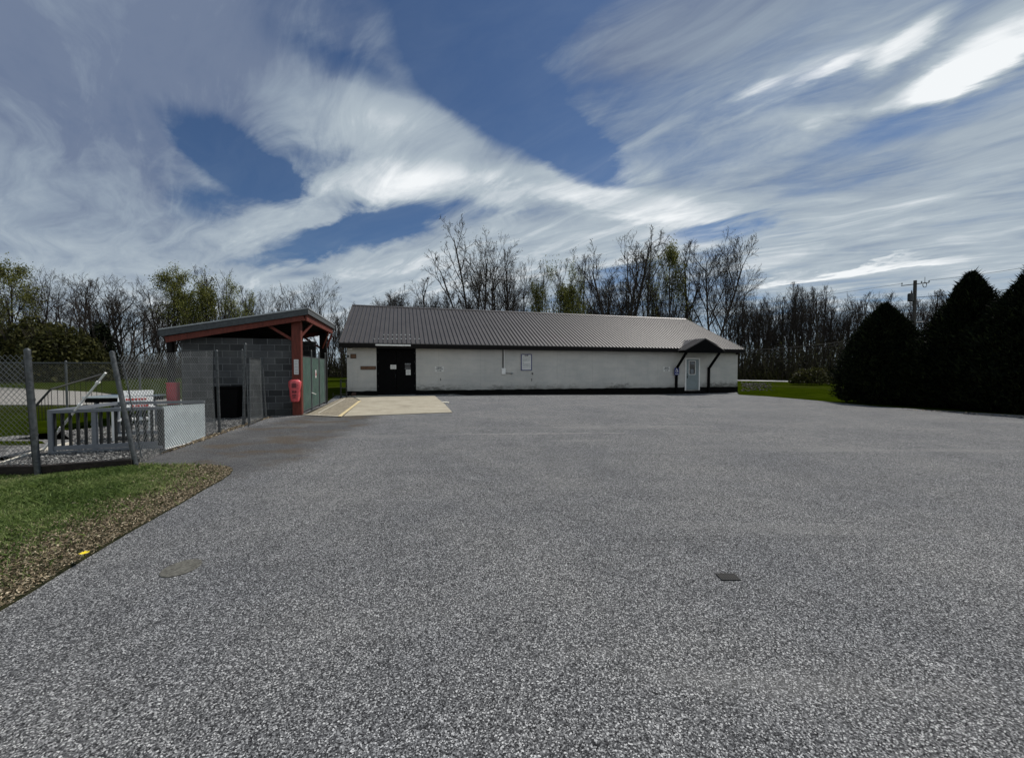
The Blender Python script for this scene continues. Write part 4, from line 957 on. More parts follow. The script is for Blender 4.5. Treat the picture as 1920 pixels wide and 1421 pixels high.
# ------------------------------------------------------------------ chain link
def lerp(a, b, t): return a + (b - a) * t
def mesh_panel(name, A0, B0, A1, B1, mat, parent, pitch=.075, r=.0022, barbs=True, wob=0.0):
    """diamond mesh between bottom A0-B0 and top A1-B1 (real wires, one part)"""
    A0, B0, A1, B1 = map(Vector, (A0, B0, A1, B1)); Lx = ((B0 - A0).length + (B1 - A1).length) / 2; Hh = ((A1 - A0).length + (B1 - B0).length) / 2
    nn = (B0 - A0).cross(A1 - A0).normalized()
    def P(s, h):
        u = s / Lx; v = h / Hh; q = lerp(lerp(A0, B0, u), lerp(A1, B1, u), v)
        return q + nn * (wob * math.sin(u * 5) * math.sin(v * 3.1))
    V = []; F = []
    ext = .03 if barbs else 0
    def strand(pts):
        o = len(V)
        for i, p in enumerate(pts):
            d = (pts[min(i + 1, len(pts) - 1)] - pts[max(0, i - 1)]).normalized(); a = nn; b = d.cross(nn)
            V.extend([p + a * r, p - a * r * .5 + b * r * .87, p - a * r * .5 - b * r * .87])
            if i:
                for k in range(3): F.append((o + (i - 1) * 3 + k, o + (i - 1) * 3 + (k + 1) % 3, o + i * 3 + (k + 1) % 3, o + i * 3 + k))
    c = -Hh
    while c < Lx:
        for sg in (1, -1):
            # line s = c + h*sg (shifted)
            s_at = (lambda h: c + h) if sg == 1 else (lambda h: c + Hh - h)
            h0, h1 = -ext * .4, Hh + ext
            if sg == 1: h0 = max(h0, -c); h1 = min(h1, Lx - c)
            else: h1 = min(h1, c + Hh); h0 = max(h0, c + Hh - Lx)
            if h1 - h0 > .02:
                k = max(1, int((h1 - h0) / .35)) if wob else 1
                strand([P(s_at(h0 + (h1 - h0) * i / k), h0 + (h1 - h0) * i / k) for i in range(k + 1)])
        c += pitch
    return np_mesh(name, [tuple(v) for v in V], F, mat, parent)
def fpost(parent, a, b, r, cap=True, mat='galvanised', name='post', bands=()):
    a, b = Vector(a), Vector(b); m = MB(); m.tube([a, b], r, 14)
    if cap:
        d = (b - a).normalized(); m.tube([b, b + d * r * .5, b + d * r * .9], r * 1.08, 14, r * .4)
    for t in bands: p = lerp(a, b, t); d = (b - a).normalized(); m.tube([p - d * .012, p + d * .012], r * 1.16, 14)
    o = m.build(name, M[mat], parent, smooth=True); return o
p1a, p1b = on_z(72, 893, 0.0), at_y(51, 657, 5.34); p2a, p2b = on_z(257, 876, 0.0), at_y(210, 661, 5.88); p3a, p3b = on_z(412, 813, 0.0), at_y(406, 658, 8.80)
p1a.z = -.05; p2a.z = -.05; p3a.z = -.05
fn = thing('chain_link_fence', 'leaning galvanised chain link fence beside the gravel, nearest the lawn', 'fence', (0, 0, 0))
fpost(fn, p1a, p1b, .034, bands=(.35, .62, .94)); fpost(fn, p2a, p2b, .032, bands=(.36, .55, .8)); fpost(fn, p3a, p3b, .027, bands=(.25, .42, .6, .78, .92))
# mesh between the leaning post and the gate post
q0 = lerp(p2a, p2b, .06) + Vector((-.03, .08, 0)); q1 = lerp(p2a, p2b, .965) + Vector((-.0, .10, 0)); e0 = lerp(p3a, p3b, .08) + Vector((-.03, -.06, 0)); e1 = lerp(p3a, p3b, .985) + Vector((-.03, -.06, 0))
mesh_panel('mesh', q0, e0, q1, e1, M['wire'], fn, .072, .0028, wob=.03)
m = MB(); m.tube([lerp(p2a, p2b, .1) + Vector((.05, .06, 0)), lerp(p2a, p2b, .93) + Vector((.08, .06, 0))], .009, 6); m.build('tension_bar', M['galvanised'], fn)
m = MB(); m.tube([e0 + Vector((-.02, 0, 0)), e1 + Vector((-.02, 0, 0))], .009, 6); m.build('tension_bar', M['galvanised'], fn)
# left run, out of the frame
lp0 = Vector((-11.5, 5.30, 0.03)); lp1 = Vector((-11.5, 5.30, 1.68)); r0 = lerp(p1a, p1b, .06) + Vector((-.09, .03, 0)); r1 = lerp(p1a, p1b, .95) + Vector((-.09, .03, 0))
mesh_panel('mesh', r0, lp0, r1, lp1, M['wire'], fn, .080, .0030, wob=.03)
m = MB(); m.tube([r0, r1], .010, 6); m.build('tension_bar', M['dark_steel'], fn)
fpost(fn, lp0 + Vector((0, 0, -.1)), lp1 + Vector((0, 0, .1)), .04)
# retaining timbers
o = thing('timber_edging', 'black railway-sleeper edging between the lawn and the gravel', 'edging', (0, 0, 0))
for a, b in (((-13.2, 5.22, .04), (-9.9, 5.27, .04)), ((-9.88, 5.27, .04), (-6.62, 5.36, .04)), ((-6.6, 5.36, .04), (p2a.x - .06, p2a.y - .0, .03))):
    m = MB(); m.beam(a, b, .12, .19); m.build('timber', M['timber'], o)
m = MB(); m.beam((-7.42, 5.55, .10), (-8.1, 6.75, .10), .06, .07); m.beam((-8.1, 6.75, .09), (-8.3, 7.2, .08), .06, .07); tag(m.build('edging_board', M['pale_curb']), 'pale edging board between the inner lawn and the gravel', 'edging')
# gate posts and the fixed leaf by the shelter
p4a = on_z(456, 799, 0); p4b = at_y(460, 645, 10.0); p5a = on_z(499, 785, 0); p5b = at_y(491, 672, 11.35)
ft = thing('side_gate', 'narrow chain link gate leaf between steel posts near the block wall', 'gate', (0, 0, 0))
p6b = at_y(454, 656, 10.2)
fpost(ft, p4a + Vector((0, 0, -.05)), p4b, .028, bands=(.3, .6, .85)); fpost(ft, on_z(457, 797, 0) + Vector((-.05, .12, -.05)), p6b, .022)
fpost(ft, p5a + Vector((0, 0, -.05)), p5b, .028, bands=(.3, .7))
ga, gb, gc, gd = on_z(468, 794, .06), on_z(493, 784, .06), at_y(468, 672, 10.25), at_y(489, 674, 11.2)
m = MB(); m.tube([ga, gc, gd, gb, ga], .017, 8); m.tube([gc + (ga - gc) * .04, ga], .012, 6); fr = m.build('frame', M['galvanised'], ft)
mesh_panel('mesh', ga, gb, gc, gd, M['wire'], ft, .055, .0022, False)
m = MB(); m.tube([p4b + Vector((.02, 0, -.55)), on_z(466, 800, .0)], .013, 6); m.build('brace_rod', M['galvanised'], ft)
# far fence across the back of the yard
YF = 14.35
ff = thing('back_fence', 'chain link fence with a top rail across the back of the yard', 'fence', (0, 0, 0))
zr = at_y(150, 680, YF).z
m = MB(); m.tube([(-26, YF, zr), at_y(300, 681, YF)], .024, 8); m.build('top_rail', M['galvanised'], ff)
for px in (-90, 124, 262): x = at_y(px, 700, YF).x; fpost(ff, (x, YF, -.1), (x, YF, zr + .05), .034, mat='wire_dark')
xe = at_y(300, 700, YF).x
mesh_panel('mesh', (-26, YF, .05), (xe, YF, .05), (-26, YF, zr), (xe, YF, zr), M['wire'], ff, .10, .0022)
# dark handrail beyond the frame
h1_, h2_, h3_ = at_y(66, 762, 10.8), at_y(95, 730, 11.0), at_y(190, 702, 12.2)
hr = thing('handrail', 'dark bent pipe handrail with thin balusters in the yard', 'handrail', (0, 0, 0))
m = MB(); m.tube([h1_, h2_, h3_], .028, 8); m.build('rail', M['dark_steel'], hr)
for i in range(15):
    t = i / 14; p = lerp(h1_, h2_, t / .35) if t < .35 else lerp(h2_, h3_, (t - .35) / .65)
    if p.z > .1: m = MB(); m.tube([(p.x, p.y, -.02), p], .007, 5); m.build('baluster', M['dark_steel'], hr)
# the white pole propped up
pa = on_z(79, 846, .10); pb = at_y(198, 699, 6.25)
o = thing('metal_pole', 'bright aluminium pole propped diagonally between the leaning fence posts', 'pole', (0, 0, 0))
m = MB(); m.tube([pa, lerp(pa, pb, .62)], .018, 10); m.tube([lerp(pa, pb, .62), pb], .015, 10); m.build('tube', M['white_plastic'], o, smooth=True)
m = MB()
for t in (.17, .30, .60, .88): p = lerp(pa, pb, t); d = (pb - pa).normalized(); m.tube([p - d * .02, p + d * .02], .026, 10)
p = lerp(pa, pb, .17); m.tube([p, p + Vector((.06, 0, -.01))], .012, 6); m.build('collars', M['white_plastic'], o)

# ------------------------------------------------------------------ grey railed pen
K = Vector((-6.13, 6.73, 0)); dl = Vector((-.947, -.323, 0)).normalized(); db = Vector((-.323, .947, 0)).normalized()
pen = thing('railed_pen', 'low grey railed pen with a pale solid side panel behind the fence', 'pen', K)
zt0, zb0 = .80, .10
E = dl * 1.49; B = db * 1.70
def Z(v, z): return Vector((v.x, v.y, z))
def bar(name, a, b, w, h, mat='vinyl_grey'): m = MB(); m.beam(a, b, w, h); return m.build(name, M[mat], pen)
bar('top_rail', Z(dl * 0, zt0), Z(E, zt0 - .01), .06, .055); bar('bottom_rail', Z(dl * 0, zb0 + .085), Z(E, zb0 + .09), .05, .07); bar('bottom_board', Z(dl * .0 - db * .04, zb0 + .02), Z(E * .97 - db * .04, zb0 + .015), .04, .055)
bar('top_rail', Z(B, zt0 - .03), Z(B + E, zt0 - .02), .06, .055); bar('top_rail', Z(E, zt0 - .01), Z(E + B, zt0 - .02), .06, .055)
bar('bottom_rail', Z(B, zb0 + .05), Z(B + E, zb0 + .06), .05, .06)
for v in (dl * .03, E * .985, B + E): m = MB(); m.bevel_box((v.x, v.y, (zt0 + zb0) / 2 - .02), (.07, .07, zt0 - zb0 + .02), .006, RZ); m.build('corner_post', M['dark_steel'] if v == dl * .03 else M['vinyl_grey'], pen)
v = E * .62; m = MB(); m.bevel_box((v.x, v.y, (zt0 + zb0) / 2), (.07, .05, zt0 - zb0 - .08), .006, R(18.8)); m.build('middle_post', M['vinyl_grey'], pen)
for i in range(15):
    v = E * ((i + .6) / 15.2)
    if abs((i + .6) / 15.2 - .62) < .03: continue
    m = MB(); m.beam(Z(v, zb0 + .10), Z(v, zt0 - .03), .03, .03, (1, 0, 0)); m.build('slat', M['dark_steel'], pen)
m = MB(); pts = [Z(db * .02, .08), Z(B, -.05), Z(B, .73), Z(db * .02, .83)]; m.prism(pts, -dl * -.015); m.build('side_panel', M['panel_pale'], pen)
m = MB(); m.tube([Z(db * .0 - dl * .02, .075), Z(B + db * .2 - dl * .02, -.04)], .014, 6); m.build('panel_trim', M['white_plastic'], pen)
# table and chair inside the yard
tp = at_y(222, 742, 10.4); o = thing('picnic_table', 'grey topped table standing on the gravel behind the railed pen', 'table', (tp.x + .2, 10.4, 0), R(6))
m = MB(); 
for k in range(5): m.bevel_box((0, -.36 + k * .18, .74), (1.35, .17, .04), .005)
m.build('tabletop', M['table_top'], o); m = MB(); m.box((0, -.38, .66), (1.3, .03, .11)); m.box((0, .38, .66), (1.3, .03, .11)); m.build('apron_rail', M['black_paint'], o)
for x in (-.55, .55):
    for y in (-.3, .3): m = MB(); m.beam((x, y, 0), (x * .93, y * .7, .7), .09, .05, (1, 0, 0)); m.build('leg', M['vinyl_grey'], o)
cp = on_z(255, 820, 0); o = thing('garden_chair', 'white slatted chair with red lettering on its back in the yard', 'chair', (cp.x - .05, 8.35, 0), R(38))
for i in range(3):
    m = MB(); m.bevel_box((0, 0, 0), (.56, .025, .125), .005); m.build('back_slat', M['white_plastic'], o, loc=(0, .02 + .05 * i, .67 + i * .14)).rotation_euler = (R(-20), 0, 0)
m = MB()
for k in range(5): m.bevel_box((0, -.10 - k * .1, .42), (.54, .085, .025), .004)
m.build('seat', M['white_plastic'], o)
for sx in (-1, 1):
    m = MB(); m.beam((sx * .27, .04, 0), (sx * .27, .06, .62), .05, .045, (1, 0, 0)); m.build('leg', M['white_plastic'], o)
    m = MB(); m.beam((sx * .27, -.52, 0), (sx * .27, -.52, .62), .05, .045, (1, 0, 0)); m.build('leg', M['white_plastic'], o)
    m = MB(); m.bevel_box((sx * .28, -.25, .64), (.07, .62, .03), .005); m.build('armrest', M['white_plastic'], o)
    m = MB(); m.beam((sx * .27, .04, .12), (sx * .27, -.52, .12), .04, .04); m.build('stretcher', M['white_plastic'], o)
for y_ in (.04, -.52): m = MB(); m.beam((-.25, y_, .13), (.25, y_, .13), .04, .04); m.build('stretcher', M['white_plastic'], o)
m = MB()
for r_, (x0, x1) in enumerate(((-.2, .18), (-.05, .2))):
    x = x0
    while x < x1: l = random.uniform(.02, .05); m.box((x, .052 - r_ * .05, .818 - r_ * .14), (l, .008, .045)); x += l + .015
m.build('lettering', M['ink_red'], o)
# red panel seen through the mesh
rp_ = at_y(325, 740, 11.1)
o = thing('red_crate', 'upright bright red plastic panel behind the chain link by the shelter', 'crate', (rp_.x, 11.1, 0), RZ)
a_, b_ = at_y(325, 718, 11.1).z, at_y(325, 758, 11.1).z; 
m = MB(); m.bevel_box((0, 0, (a_ + b_) / 2), (.25, .2, a_ - b_), .02); m.build('body', M['red_plastic'], o)
m = MB(); m.bevel_box((0, 0, a_ + .0), (.27, .22, .03), .01); m.build('rim', M['red_plastic'], o)
m = MB(); m.bevel_box((0, 0, b_ / 2), (.26, .2, b_), .01); m.build('stand', M['dark_steel'], o)

# ------------------------------------------------------------------ green slatted gates on the shelter's open side
gg = thing('green_slat_gate', 'chain link gates with green privacy slats on the shelter side', 'gate', SP, RZ)
ends = [0.14, 1.58, 2.95, 4.15]; gx = .06
for i, (a, b) in enumerate(zip(ends[:-1], ends[1:])):
    m = MB(); top = 1.86; k = int((b - a) / .055)
    for j in range(k):
        v = a + .05 + (b - a - .1) * (j + .5) / k; m.box((gx, v, .09 + (top - .09) / 2), (.006, .038, top - .09))
    m.build('slats', M['green_slat'], gg)
    mesh_panel('mesh', (gx + .012, a + .04, .08), (gx + .012, b - .04, .08), (gx + .012, a + .04, top), (gx + .012, b - .04, top), M['wire'], gg, .07, .0028, False)
    m = MB(); m.tube([(gx, a + .03, .07), (gx, b - .03, .07), (gx, b - .03, top + .02), (gx, a + .03, top + .02), (gx, a + .03, .07)], .018, 8); m.build('frame', M['wire_dark'], gg)
for v in ends[1:]: fpost(gg, (gx + .02, v, -.1), (gx + .02, v, 2.12), .028, mat='wire_dark')
m = MB(); m.tube([(gx + .03, ends[1] - .05, .62), (gx + .14, ends[1] + .1, .55)], .012, 6); m.build('latch', M['white_plastic'], gg)
m = MB(); m.bevel_box((gx + .03, 2.25, 1.28), (.012, .16, .30), .004); lb_ = m.build('warning_label', M['paper'], gg)
m = MB(); m.prism([(gx + .038, 2.19, 1.22), (gx + .038, 2.31, 1.22), (gx + .038, 2.25, 1.36)], (.003, 0, 0)); m.build('symbol', M['ink_red'], lb_)

# ------------------------------------------------------------------ trees
def gen_tree(seed, levels=4, stems=1, stem_spread=0.25, up=0.12, limb_ang=42, limb_from=0.3, limbs=9, limb_len=0.5, trunk_r=0.016, dense=1.0, lean=0.0):
    """unit-height bare tree: list of (p0, p1, r0, r1, level)"""
    rnd = random.Random(seed); segs = []; tips = []
    def grow(p, d, length, r, lvl):
        n = (9, 7, 5, 4, 2)[lvl]; step = length / n; wig = (.035, .075, .11, .15, .18)[lvl]; pts = [(p.copy(), d.copy(), r)]
        for i in range(n):
            d = (d + Vector((rnd.gauss(0, wig), rnd.gauss(0, wig), rnd.gauss(0, wig * .6) + up * (1.0 if lvl else .12)))).normalized()
            r1 = r * (1 - (.75 if lvl else .8) / n * 1.0) if i < n - 1 else r * .5
            q = p + d * step; segs.append((p.copy(), q.copy(), r, r1, lvl)); p = q; r = r1; pts.append((p.copy(), d.copy(), r))
        if lvl >= levels: tips.append((p.copy(), d.copy())); return
        nc = (limbs, int(6 * dense + .5), int(5 * dense + .5), int(3 * dense + .5))[lvl]
        for c in range(nc):
            t = (limb_from + (1 - limb_from) * (c + rnd.random()) / nc) if lvl == 0 else .22 + .78 * (c + rnd.random()) / nc
            k = min(n - 1, int(t * n)); fr = t * n - k; bp = pts[k][0].lerp(pts[k + 1][0], min(1, fr)); bd = pts[k][1]
            ang = R(rnd.gauss(limb_ang if lvl == 0 else 42, 9)); az = rnd.uniform(0, 6.283)
            perp = bd.orthogonal().normalized(); perp = Matrix.Rotation(az, 3, bd) @ perp
            nd_ = (bd * math.cos(ang) + perp * math.sin(ang)).normalized()
            if lvl == 0: ln = limb_len * (1.1 - .62 * (t - limb_from) / (1 - limb_from)) * rnd.uniform(.75, 1.15)
            else: ln = length * rnd.uniform(.38, .62) * (1.15 - .5 * t)
            grow(bp, nd_, ln, max(.0011, pts[k][2] * rnd.uniform(.42, .62)), lvl + 1)
    for s in range(stems):
        a = (s * 2.39996 + rnd.uniform(-.4, .4)) if stems > 1 else 0; sp_ = stem_spread * (.35 + .65 * s / stems) if stems > 1 else 0
        d = Vector((math.cos(a) * sp_ + lean, math.sin(a) * sp_, 1)).normalized()
        grow(Vector((0.01 * s, 0, 0)), d, (1.0 if s == 0 else rnd.uniform(.75, .98)) * .9, trunk_r * (1 if stems == 1 else .75), 0)
    top = max(s[1].z for s in segs); k = 1 / top
    return [(a * k, b * k, r0 * k, r1 * k, l) for a, b, r0, r1, l in segs], [(p * k, d) for p, d in tips]
def segs_mesh(name, segs, mat, minr=0.0):
    A = np.array([s[0] for s in segs]); B = np.array([s[1] for s in segs]); r0 = np.maximum(np.array([s[2] for s in segs]), minr)[:, None]; r1 = np.maximum(np.array([s[3] for s in segs]), minr * .8)[:, None]
    D = B - A; D /= np.linalg.norm(D, axis=1)[:, None] + 1e-9; ref = np.where(np.abs(D[:, 2:3]) < .9, [[0, 0, 1.]], [[1., 0, 0]])
    X = np.cross(D, ref); X /= np.linalg.norm(X, axis=1)[:, None]; Y = np.cross(D, X); n = 4 if segs[0][4] == 0 else 3
    ring = lambda P, r: np.stack([P + (X * math.cos(2 * math.pi * k / n) + Y * math.sin(2 * math.pi * k / n)) * r for k in range(n)], 1)
    V = np.concatenate([ring(A, r0), ring(B, r1)], 1).reshape(-1, 3); b = np.arange(len(segs))[:, None] * 2 * n
    F = np.concatenate([b + np.array([[k, (k + 1) % n, n + (k + 1) % n, n + k]]) for k in range(n)], 0)
    return np_mesh(name, V, F, mat, link=False)
def leaf_quads(C0, size, rng, elong=1.0):
    n = len(C0); u = rng.normal(size=(n, 3)); u /= np.linalg.norm(u, axis=1)[:, None]; v = np.cross(u, rng.normal(size=(n, 3))); v /= np.linalg.norm(v, axis=1)[:, None]
    s = size * rng.uniform(.5, 1.4, n)[:, None]; return np.stack([C0 - u * s * elong, C0 + v * s * .6, C0 + u * s * elong, C0 - v * s * .6], 1).reshape(-1, 3)
def leaf_combo(name, twigs, leaves, tmat, lmat, minr):
    """crown mesh = fine twigs plus leaf clumps, two materials in one part"""
    me = segs_mesh(name, twigs, tmat, minr)
    if leaves is None: return me
    nv = len(me.vertices); tv = np.empty(nv * 3, np.float32); me.vertices.foreach_get('co', tv)
    nf = len(me.polygons); lv = np.empty(nf * 4, np.int32); me.loops.foreach_get('vertex_index', lv)
    V = np.concatenate([tv.reshape(-1, 3), leaves]); F = np.concatenate([lv.reshape(-1, 4), (np.arange(len(leaves)) + nv).reshape(-1, 4)])
    me2 = np_mesh(name, V, F, tmat, link=False); me2.materials.append(lmat)
    mi = np.zeros(len(F), np.int32); mi[nf:] = 1
    if len(me2.polygons) == len(F): me2.polygons.foreach_set('material_index', mi)
    return me2
def variant(seed, leaf=None, nleaf=0, lsize=.006, spread=.02, minr=.00062, clump=None, **k):
    segs, tips = gen_tree(seed, **k); big = [s for s in segs if s[4] <= 1]; mid = [s for s in segs if s[4] == 2]; tw = [s for s in segs if s[4] >= 3]
    trunk = segs_mesh('trunk', [(a, b, r0, r1, 0) for a, b, r0, r1, l in big + mid], M['bark'], .0011)
    rng = np.random.default_rng(seed); lv = None
    if leaf and nleaf:
        T = np.array([t[0] for t in tips]); 
        if clump is not None:      # leaves only where this noise says: light and open places in the crown
            w = vnoise(T[:, [0, 2]] * 1.0, clump, seed) + .6 * vnoise(T[:, [1, 2]], clump, seed + 1); T = T[w > np.quantile(w, .35)]
        C0 = T[rng.integers(0, len(T), nleaf)] + rng.normal(size=(nleaf, 3)) * spread
        lv = leaf_quads(C0, lsize, rng)
    crown = leaf_combo('crown', tw, lv, M['twig'], M[leaf] if leaf else None, minr)
    return trunk, crown
VAR = {
 'oval': variant(11, limbs=12, limb_from=.22, limb_ang=38, limb_len=.52, dense=1.0, leaf='leaf_bud', nleaf=500, lsize=.0035),
 'round': variant(23, limbs=13, limb_from=.25, limb_ang=52, limb_len=.60, dense=1.1, leaf='leaf_bud', nleaf=500, lsize=.004),
 'spread': variant(31, stems=2, stem_spread=.5, limbs=8, limb_from=.3, limb_ang=46, limb_len=.55, trunk_r=.024, leaf='leaf_bud', nleaf=400, lsize=.004),
 'spread_b': variant(37, stems=3, stem_spread=.6, limbs=7, limb_from=.28, limb_ang=42, limb_len=.5, trunk_r=.024),
 'slim': variant(41, limbs=16, limb_from=.10, limb_ang=28, limb_len=.33, up=.16, dense=.9),
 'slim_b': variant(43, stems=2, stem_spread=.16, limbs=11, limb_from=.12, limb_ang=30, limb_len=.33, up=.15, dense=.85),
 'slim_c': variant(47, limbs=14, limb_from=.15, limb_ang=34, limb_len=.36, up=.12, dense=1.0),
 'vase': variant(57, stems=5, stem_spread=.62, limbs=8, limb_from=.30, limb_ang=34, limb_len=.30, up=.10, trunk_r=.014, dense=.85, leaf='leaf_bud', nleaf=1500, lsize=.0032, spread=.012),
 'fork': variant(58, stems=3, stem_spread=.60, limbs=10, limb_from=.34, limb_ang=38, limb_len=.36, up=.10, trunk_r=.016, dense=.85, leaf='leaf_bud', nleaf=1500, lsize=.0032, spread=.012),
 'lean': variant(61, stems=2, stem_spread=.28, lean=.28, limbs=11, limb_from=.35, limb_ang=44, limb_len=.46, up=.10, trunk_r=.018, dense=1.2, leaf='leaf_bud', nleaf=1200, lsize=.0035),
 'leafy': variant(67, limbs=13, limb_from=.25, limb_ang=40, limb_len=.42, leaf='leaf_olive', nleaf=5200, lsize=.0066, spread=.022, clump=9),
 'leafy_b': variant(71, stems=3, stem_spread=.25, limbs=10, limb_from=.25, limb_ang=34, limb_len=.36, leaf='leaf_spring', nleaf=4200, lsize=.0062, spread=.02, clump=8),
 'willow': variant(73, stems=2, stem_spread=.2, limbs=11, limb_from=.3, limb_ang=36, limb_len=.34, leaf='leaf_olive', nleaf=6500, lsize=.0075, spread=.026, clump=11),
 'small': variant(79, stems=4, stem_spread=.5, limbs=11, limb_from=.15, limb_ang=36, limb_len=.45, up=.10, trunk_r=.016, dense=1.3, leaf='leaf_bud', nleaf=1200, lsize=.0042),
}
def tree(px, py, Y, var, label, wid=1.0, rz=None, group='bare trees along the edge of the field', gzv=None, cat='tree', name=None):
    top = at_y(px, py, Y); zb_ = -.05 if gzv is None else gzv; Hh = top.z - zb_
    o = thing(name or ('leafy_tree' if var in ('leafy', 'leafy_b', 'willow') else 'bare_tree'), label, cat, (top.x, Y, zb_), random.uniform(0, 6.28) if rz is None else rz, group)
    for nm, me in zip(('trunk', 'crown'), VAR[var]):
        c = bpy.data.objects.new(nm, me); C.objects.link(c); c.parent = o; c.scale = (Hh * wid, Hh * wid, Hh)
    return o
GL = 'trees along the far side of the field'
for a in [
 (22, 486, 56, 'leafy', 'leafy olive-crowned tree at the left edge of the photo', .95),
 (-40, 500, 58, 'leafy', 'olive-crowned tree cut off by the left edge of the photo', .95),
 (74, 492, 60, 'oval', 'slender bare tree just right of the leafy tree at the left edge', .8),
 (118, 516, 60, 'round', 'bare round tree above the left hedge', .8),
 (152, 520, 64, 'slim', 'thin bare tree above the right end of the hedge', .9),
 (186, 512, 58, 'spread', 'bare broad tree with two trunks above the hedge end', 1.05),
 (232, 513, 56, 'spread_b', 'big spreading bare tree with forking limbs left of the shelter', 1.0),
 (268, 522, 62, 'round', 'bare tree between the spreading tree and the leafy clump', .8),
 (296, 520, 66, 'slim_b', 'thin bare tree at the left side of the leafy clump', .9),
 (326, 503, 58, 'leafy', 'olive leafy tree at the left of the clump above the shelter', .85),
 (352, 495, 60, 'leafy_b', 'tallest pale leafy tree of the clump above the shelter', .85),
 (388, 498, 58, 'willow', 'bright green leafy tree in the middle of the clump above the shelter', .7),
 (418, 506, 62, 'slim_b', 'bare slim tree rising from the leafy clump', .9),
 (444, 521, 60, 'leafy_b', 'small leafy tree at the right end of the clump above the shelter', .75),
 (466, 535, 66, 'slim', 'short bare tree just right of the leafy clump', .9),
 (503, 534, 66, 'round', 'bare hazy tree above the middle of the shelter roof', .75),
 (530, 538, 68, 'oval', 'bare tree behind the shelter roof, beside the round one', .75),
 (556, 527, 64, 'slim_b', 'bare tree directly above the high part of the shelter roof', .9),
 (601, 511, 52, 'round', 'round bare tree standing right of the shelter roof peak', .72),
 (640, 600, 60, 'oval', 'low bare tree in the gap between shelter and long roof', .9),
 (676, 612, 62, 'small', 'small bare tree peeping over the left end of the long roof', 1.0),
 (722, 527, 50, 'small', 'isolated rounded bare tree above the left part of the roof', .85),
 (772, 536, 52, 'small', 'left of the three small bare trees over the long roof', .8),
 (798, 514, 52, 'slim_c', 'tallest of the three small bare trees over the long roof', 1.0),
 (822, 532, 54, 'small', 'right of the three small bare trees over the long roof', .85),
 (862, 545, 64, 'small', 'thin pale bare tree left of the tall vase-shaped tree', 1.0),
 (902, 404, 52, 'vase', 'tall vase-shaped bare tree with many stems behind the roof', 1.05),
 (952, 458, 55, 'slim_c', 'dense bare tree right of the tall vase-shaped tree', .75),
 (982, 480, 56, 'round', 'bare twiggy tree left of the narrow green tree', .62),
 (1016, 482, 54, 'willow', 'narrow green leafy tree behind the middle of the roof', .42),
 (1052, 487, 54, 'willow', 'drooping green tree behind the middle of the roof', .62),
 (1078, 492, 56, 'leafy_b', 'green tree left of the tall forked bare tree', .55),
 (1096, 470, 60, 'slim_c', 'thin straight bare tree left of the tall forked tree', .7),
 (928, 438, 58, 'round', 'bare rounded tree close behind the tall vase-shaped tree', .75),
 (1168, 412, 52, 'fork', 'tallest forked bare tree behind the roof, right of centre', 1.05),
 (1216, 446, 54, 'slim_c', 'bare tree right of the tallest forked tree', .6),
 (1140, 500, 60, 'small', 'low bare tree beneath the tallest forked tree', 1.0),
 (1232, 475, 56, 'leafy_b', 'thin leafed tree behind the right half of the roof', .5),
 (1258, 452, 54, 'leafy', 'brownish leafy tree left of the leaning bare tree', .60),
 (1290, 445, 54, 'slim_c', 'straight bare tree beside the leaning one', .8),
 (1330, 430, 52, 'lean', 'bare tree leaning right above the right end of the roof', .85),
 (1366, 470, 56, 'oval', 'small bare tree right of the leaning tree', .5),
]:
    rz = 0.0 if a[3] == 'lean' else None
    tree(*a[:5], wid=a[5], rz=rz, group=GL)
GR = 'bare woodland trees beyond the road'
rr = random.Random(5)
xs = list(np.arange(1384, 1600, 9.5)) + list(np.arange(1606, 1800, 10.5)) + list(np.arange(1815, 2050, 24))
for i, px in enumerate(xs):
    pr = rp + rn * rr.uniform(9, 26)                      # a strip of wood beyond the road
    d = ray(px, 700); t = pr.dot(rn) / Vector((d.x, d.y, 0)).dot(rn); Y = d.y * t
    if Y < 30: Y = 30 + rr.uniform(0, 6)
    ty = 541 + 12 * math.sin(px * .045) + rr.uniform(-8, 14) + (8 if px > 1600 else 0)
    if abs(px - 1540) < 6: ty = 536
    tree(px, ty, Y, rr.choice(['slim', 'slim_b', 'slim_c', 'oval', 'slim', 'round', 'spread']), 'dark bare tree of the wood beyond the road', rr.uniform(.6, .95), group=GR, gzv=-.3)
# woods closing the gaps at the back (left and middle, thin dark stems low down)
for px in list(range(-60, 300, 26)) + [618, 628, 638, 648] + list(range(300, 480, 22)):
    tree(px + rr.uniform(-6, 6), rr.uniform(548, 585), rr.uniform(66, 78), rr.choice(['slim', 'slim_b', 'slim_c', 'oval']), 'short dark bare tree in the row behind the field', rr.uniform(.8, 1.1), group='short bare trees of the back row')
for px in range(1385, 1600, 16):
    d = ray(px, 700); t = (rp + rn * 30).dot(rn) / Vector((d.x, d.y, 0)).dot(rn)
    tree(px, rr.uniform(560, 585), d.y * t, rr.choice(['slim', 'slim_b', 'slim_c']), 'thin dark bare tree deep in the wood beyond the road', 1.1, group='thin trees deep in the wood', gzv=-.3)
for px in (965, 1130, 1185, 1275, 1355):
    tree(px + rr.uniform(-8, 8), rr.uniform(505, 560), rr.uniform(60, 70), rr.choice(['small', 'slim', 'oval', 'slim_b', 'round']), 'lower bare tree among the tall trees behind the roof', rr.uniform(.7, 1.0), group='lower trees behind the roof')

